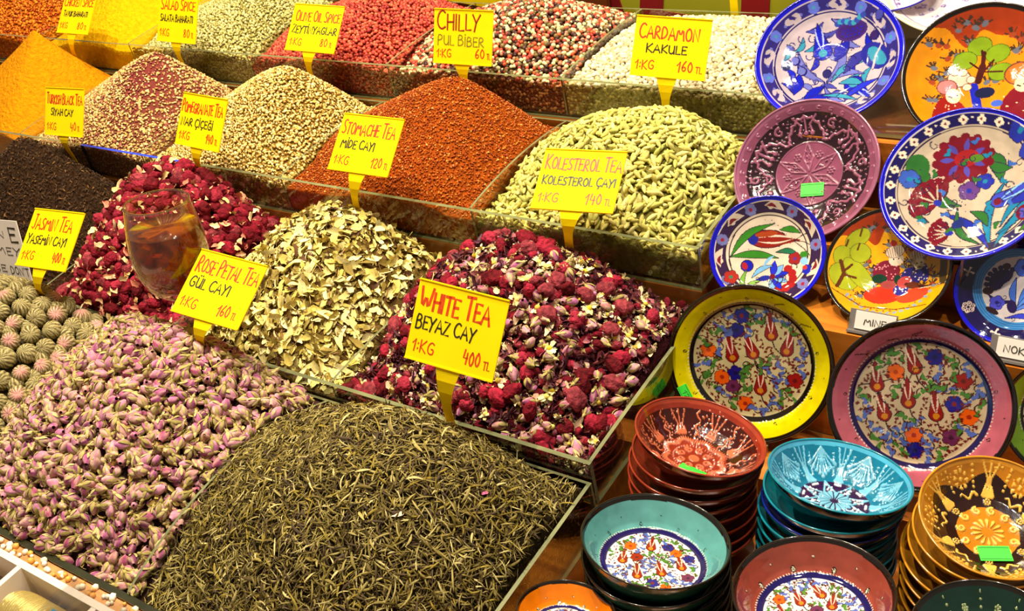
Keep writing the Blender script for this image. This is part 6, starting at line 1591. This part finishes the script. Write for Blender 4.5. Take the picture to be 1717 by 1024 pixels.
# crumbs of clear sugar between the tray and the bins
xs = rng.uniform(-1.35, -.70, 150); ys = rng.uniform(.2565, .2665, 150)
P = np.stack([xs, ys, np.full(150, -.0010)], -1)
cs = stamp([(IC0[0] * .001, IC0[1], None)], P, frames(np.tile([0, 0, 1.], (150, 1)), .5), rng.uniform(1.8, 4.2, 150), pick(150, [(236, 226, 200), (222, 160, 70), (240, 236, 226)]))
heap_obj('sugar_crumb_scatter', 'pale crumbs scattered between the white tray and the front bins', 'crumbs', [(*cs, 0)], [M_grain])
# clear bag with a yellow label at the lower edge
bag = link('clear_bag', None, None, MB @ Matrix.Translation((-.797, .212, .0045))); tag(bag, 'clear plastic bag with a yellow label at the bottom edge', 'bag')
N_ = 16; gx, gy = np.meshgrid(np.linspace(-.05, .05, N_), np.linspace(-.05, .05, N_)); gz = .012 * np.exp(-(gx ** 2 + gy ** 2) / .0012) + .0016 * np.sin(gx * 300 + gy * 130) + .001
V = np.stack([gx, gy, gz], -1).reshape(-1, 3); i = np.arange(N_ * N_).reshape(N_, N_)
V2 = V.copy(); V2[:, 2] = -.0005
Fq = np.stack([i[:-1, :-1], i[:-1, 1:], i[1:, 1:], i[1:, :-1]], -1).reshape(-1, 4)
link('bag_film', mesh('bag_film', np.concatenate([V, V2]), np.concatenate([Fq, Fq[:, ::-1] + len(V)]), clear_mat('bag_film', tint=(.9, .9, .9), refl=1, rough=.08, ior=1.7)), bag)
b = MBd(); b.box(-.024, .026, -.026, .012, .010, .0112); b.build('bag_label', plain('yellow_label', L(226, 230, 40), rough=.5), bag)
b = MBd(); b.box(-.024, .026, .0095, .0125, .010, .0113); b.build('label_band', plain('blue_label_band', L(30, 90, 120), rough=.5), bag)

# ------------------------------------------------------------------ odds and ends behind the rear row
def stick(label, px0, px1, ptop, pbot, y):
    a, b_ = on_y((px0, ptop), y), on_y((px1, ptop), y); c_ = on_y(((px0 + px1) / 2, pbot), y)
    root = link('yellow_stake', None, None, MB @ Matrix.Translation(((a[0] + b_[0]) / 2, y, c_[2]))); tag(root, label, 'tag stake')
    w_ = (b_[0] - a[0]) / 2; b = MBd(); b.box(-w_, w_, 0, .0015, 0, a[2] - c_[2]); b.build('stake_strip', M_card, root)
    b = MBd(); b.box(-.045, .045, 0, .0015, a[2] - c_[2], a[2] - c_[2] + .07); b.build('card', M_card, root)
stick('yellow stake in front of the banner beside the blue plate', 1222, 1235, -20, 52, 1.335)
stick('yellow stake in front of the banner behind the mixed peppercorns', 928, 940, -20, 30, 1.335)
c_ = on_y((875, -26), 1.40); b = MBd()
sp = IC2[0] * .040; tag(link('red_ball', mesh('red_ball', sp, IC2[1], plain('red_gloss', L(176, 10, 14), rough=.25, coat=.5)), None, MB @ Matrix.Translation(Vector(c_))), 'dark red round jar lid behind the mixed peppercorn heap', 'lid')
root = link('shelf_label', None, None, MB @ Matrix.Translation(Vector(on_y((800, 20), 1.39)))); tag(root, 'yellow label strip behind the pink peppercorns', 'label')
q_ = [on_y(p, 1.39) - on_y((800, 20), 1.39) for p in ((735, -30), (905, -8), (905, 8), (880, 18), (845, 18), (735, -2))]
b = MBd(); b.prism([(v[0], v[2]) for v in q_], 0, .002, 'y'); b.build('label_sheet', M_card, root)
b = MBd(); b.box(-3.0, -.85, 1.40, 1.41, .10, .215); tag(b.build('rear_board', M_woodd, None, MB), 'dark wooden board behind the rear bin row', 'board')
for i_, px_ in enumerate((345, 480, 560, 715)):
    c_ = on_y((px_, 6), 1.37); b = MBd(); b.tube([(0, 0, 0), (0, 0, .06), (0, 0, .062), (0, 0, .10)], [.03, .03, .022, .022], 24)
    tag(b.build('storage_jar', glaze_plain([L(190, 180, 170), L(120, 90, 60), L(90, 60, 40), L(150, 120, 100)][i_]), None, MB @ Matrix.Translation((c_[0], 1.37, .10)), smooth=True), ['pale storage jar behind the pale seed heap', 'brown storage jar behind the olive oil spice tag', 'dark storage jar left of the pink peppercorn heap', 'tan storage jar behind the chilly tag'][i_], 'jar')
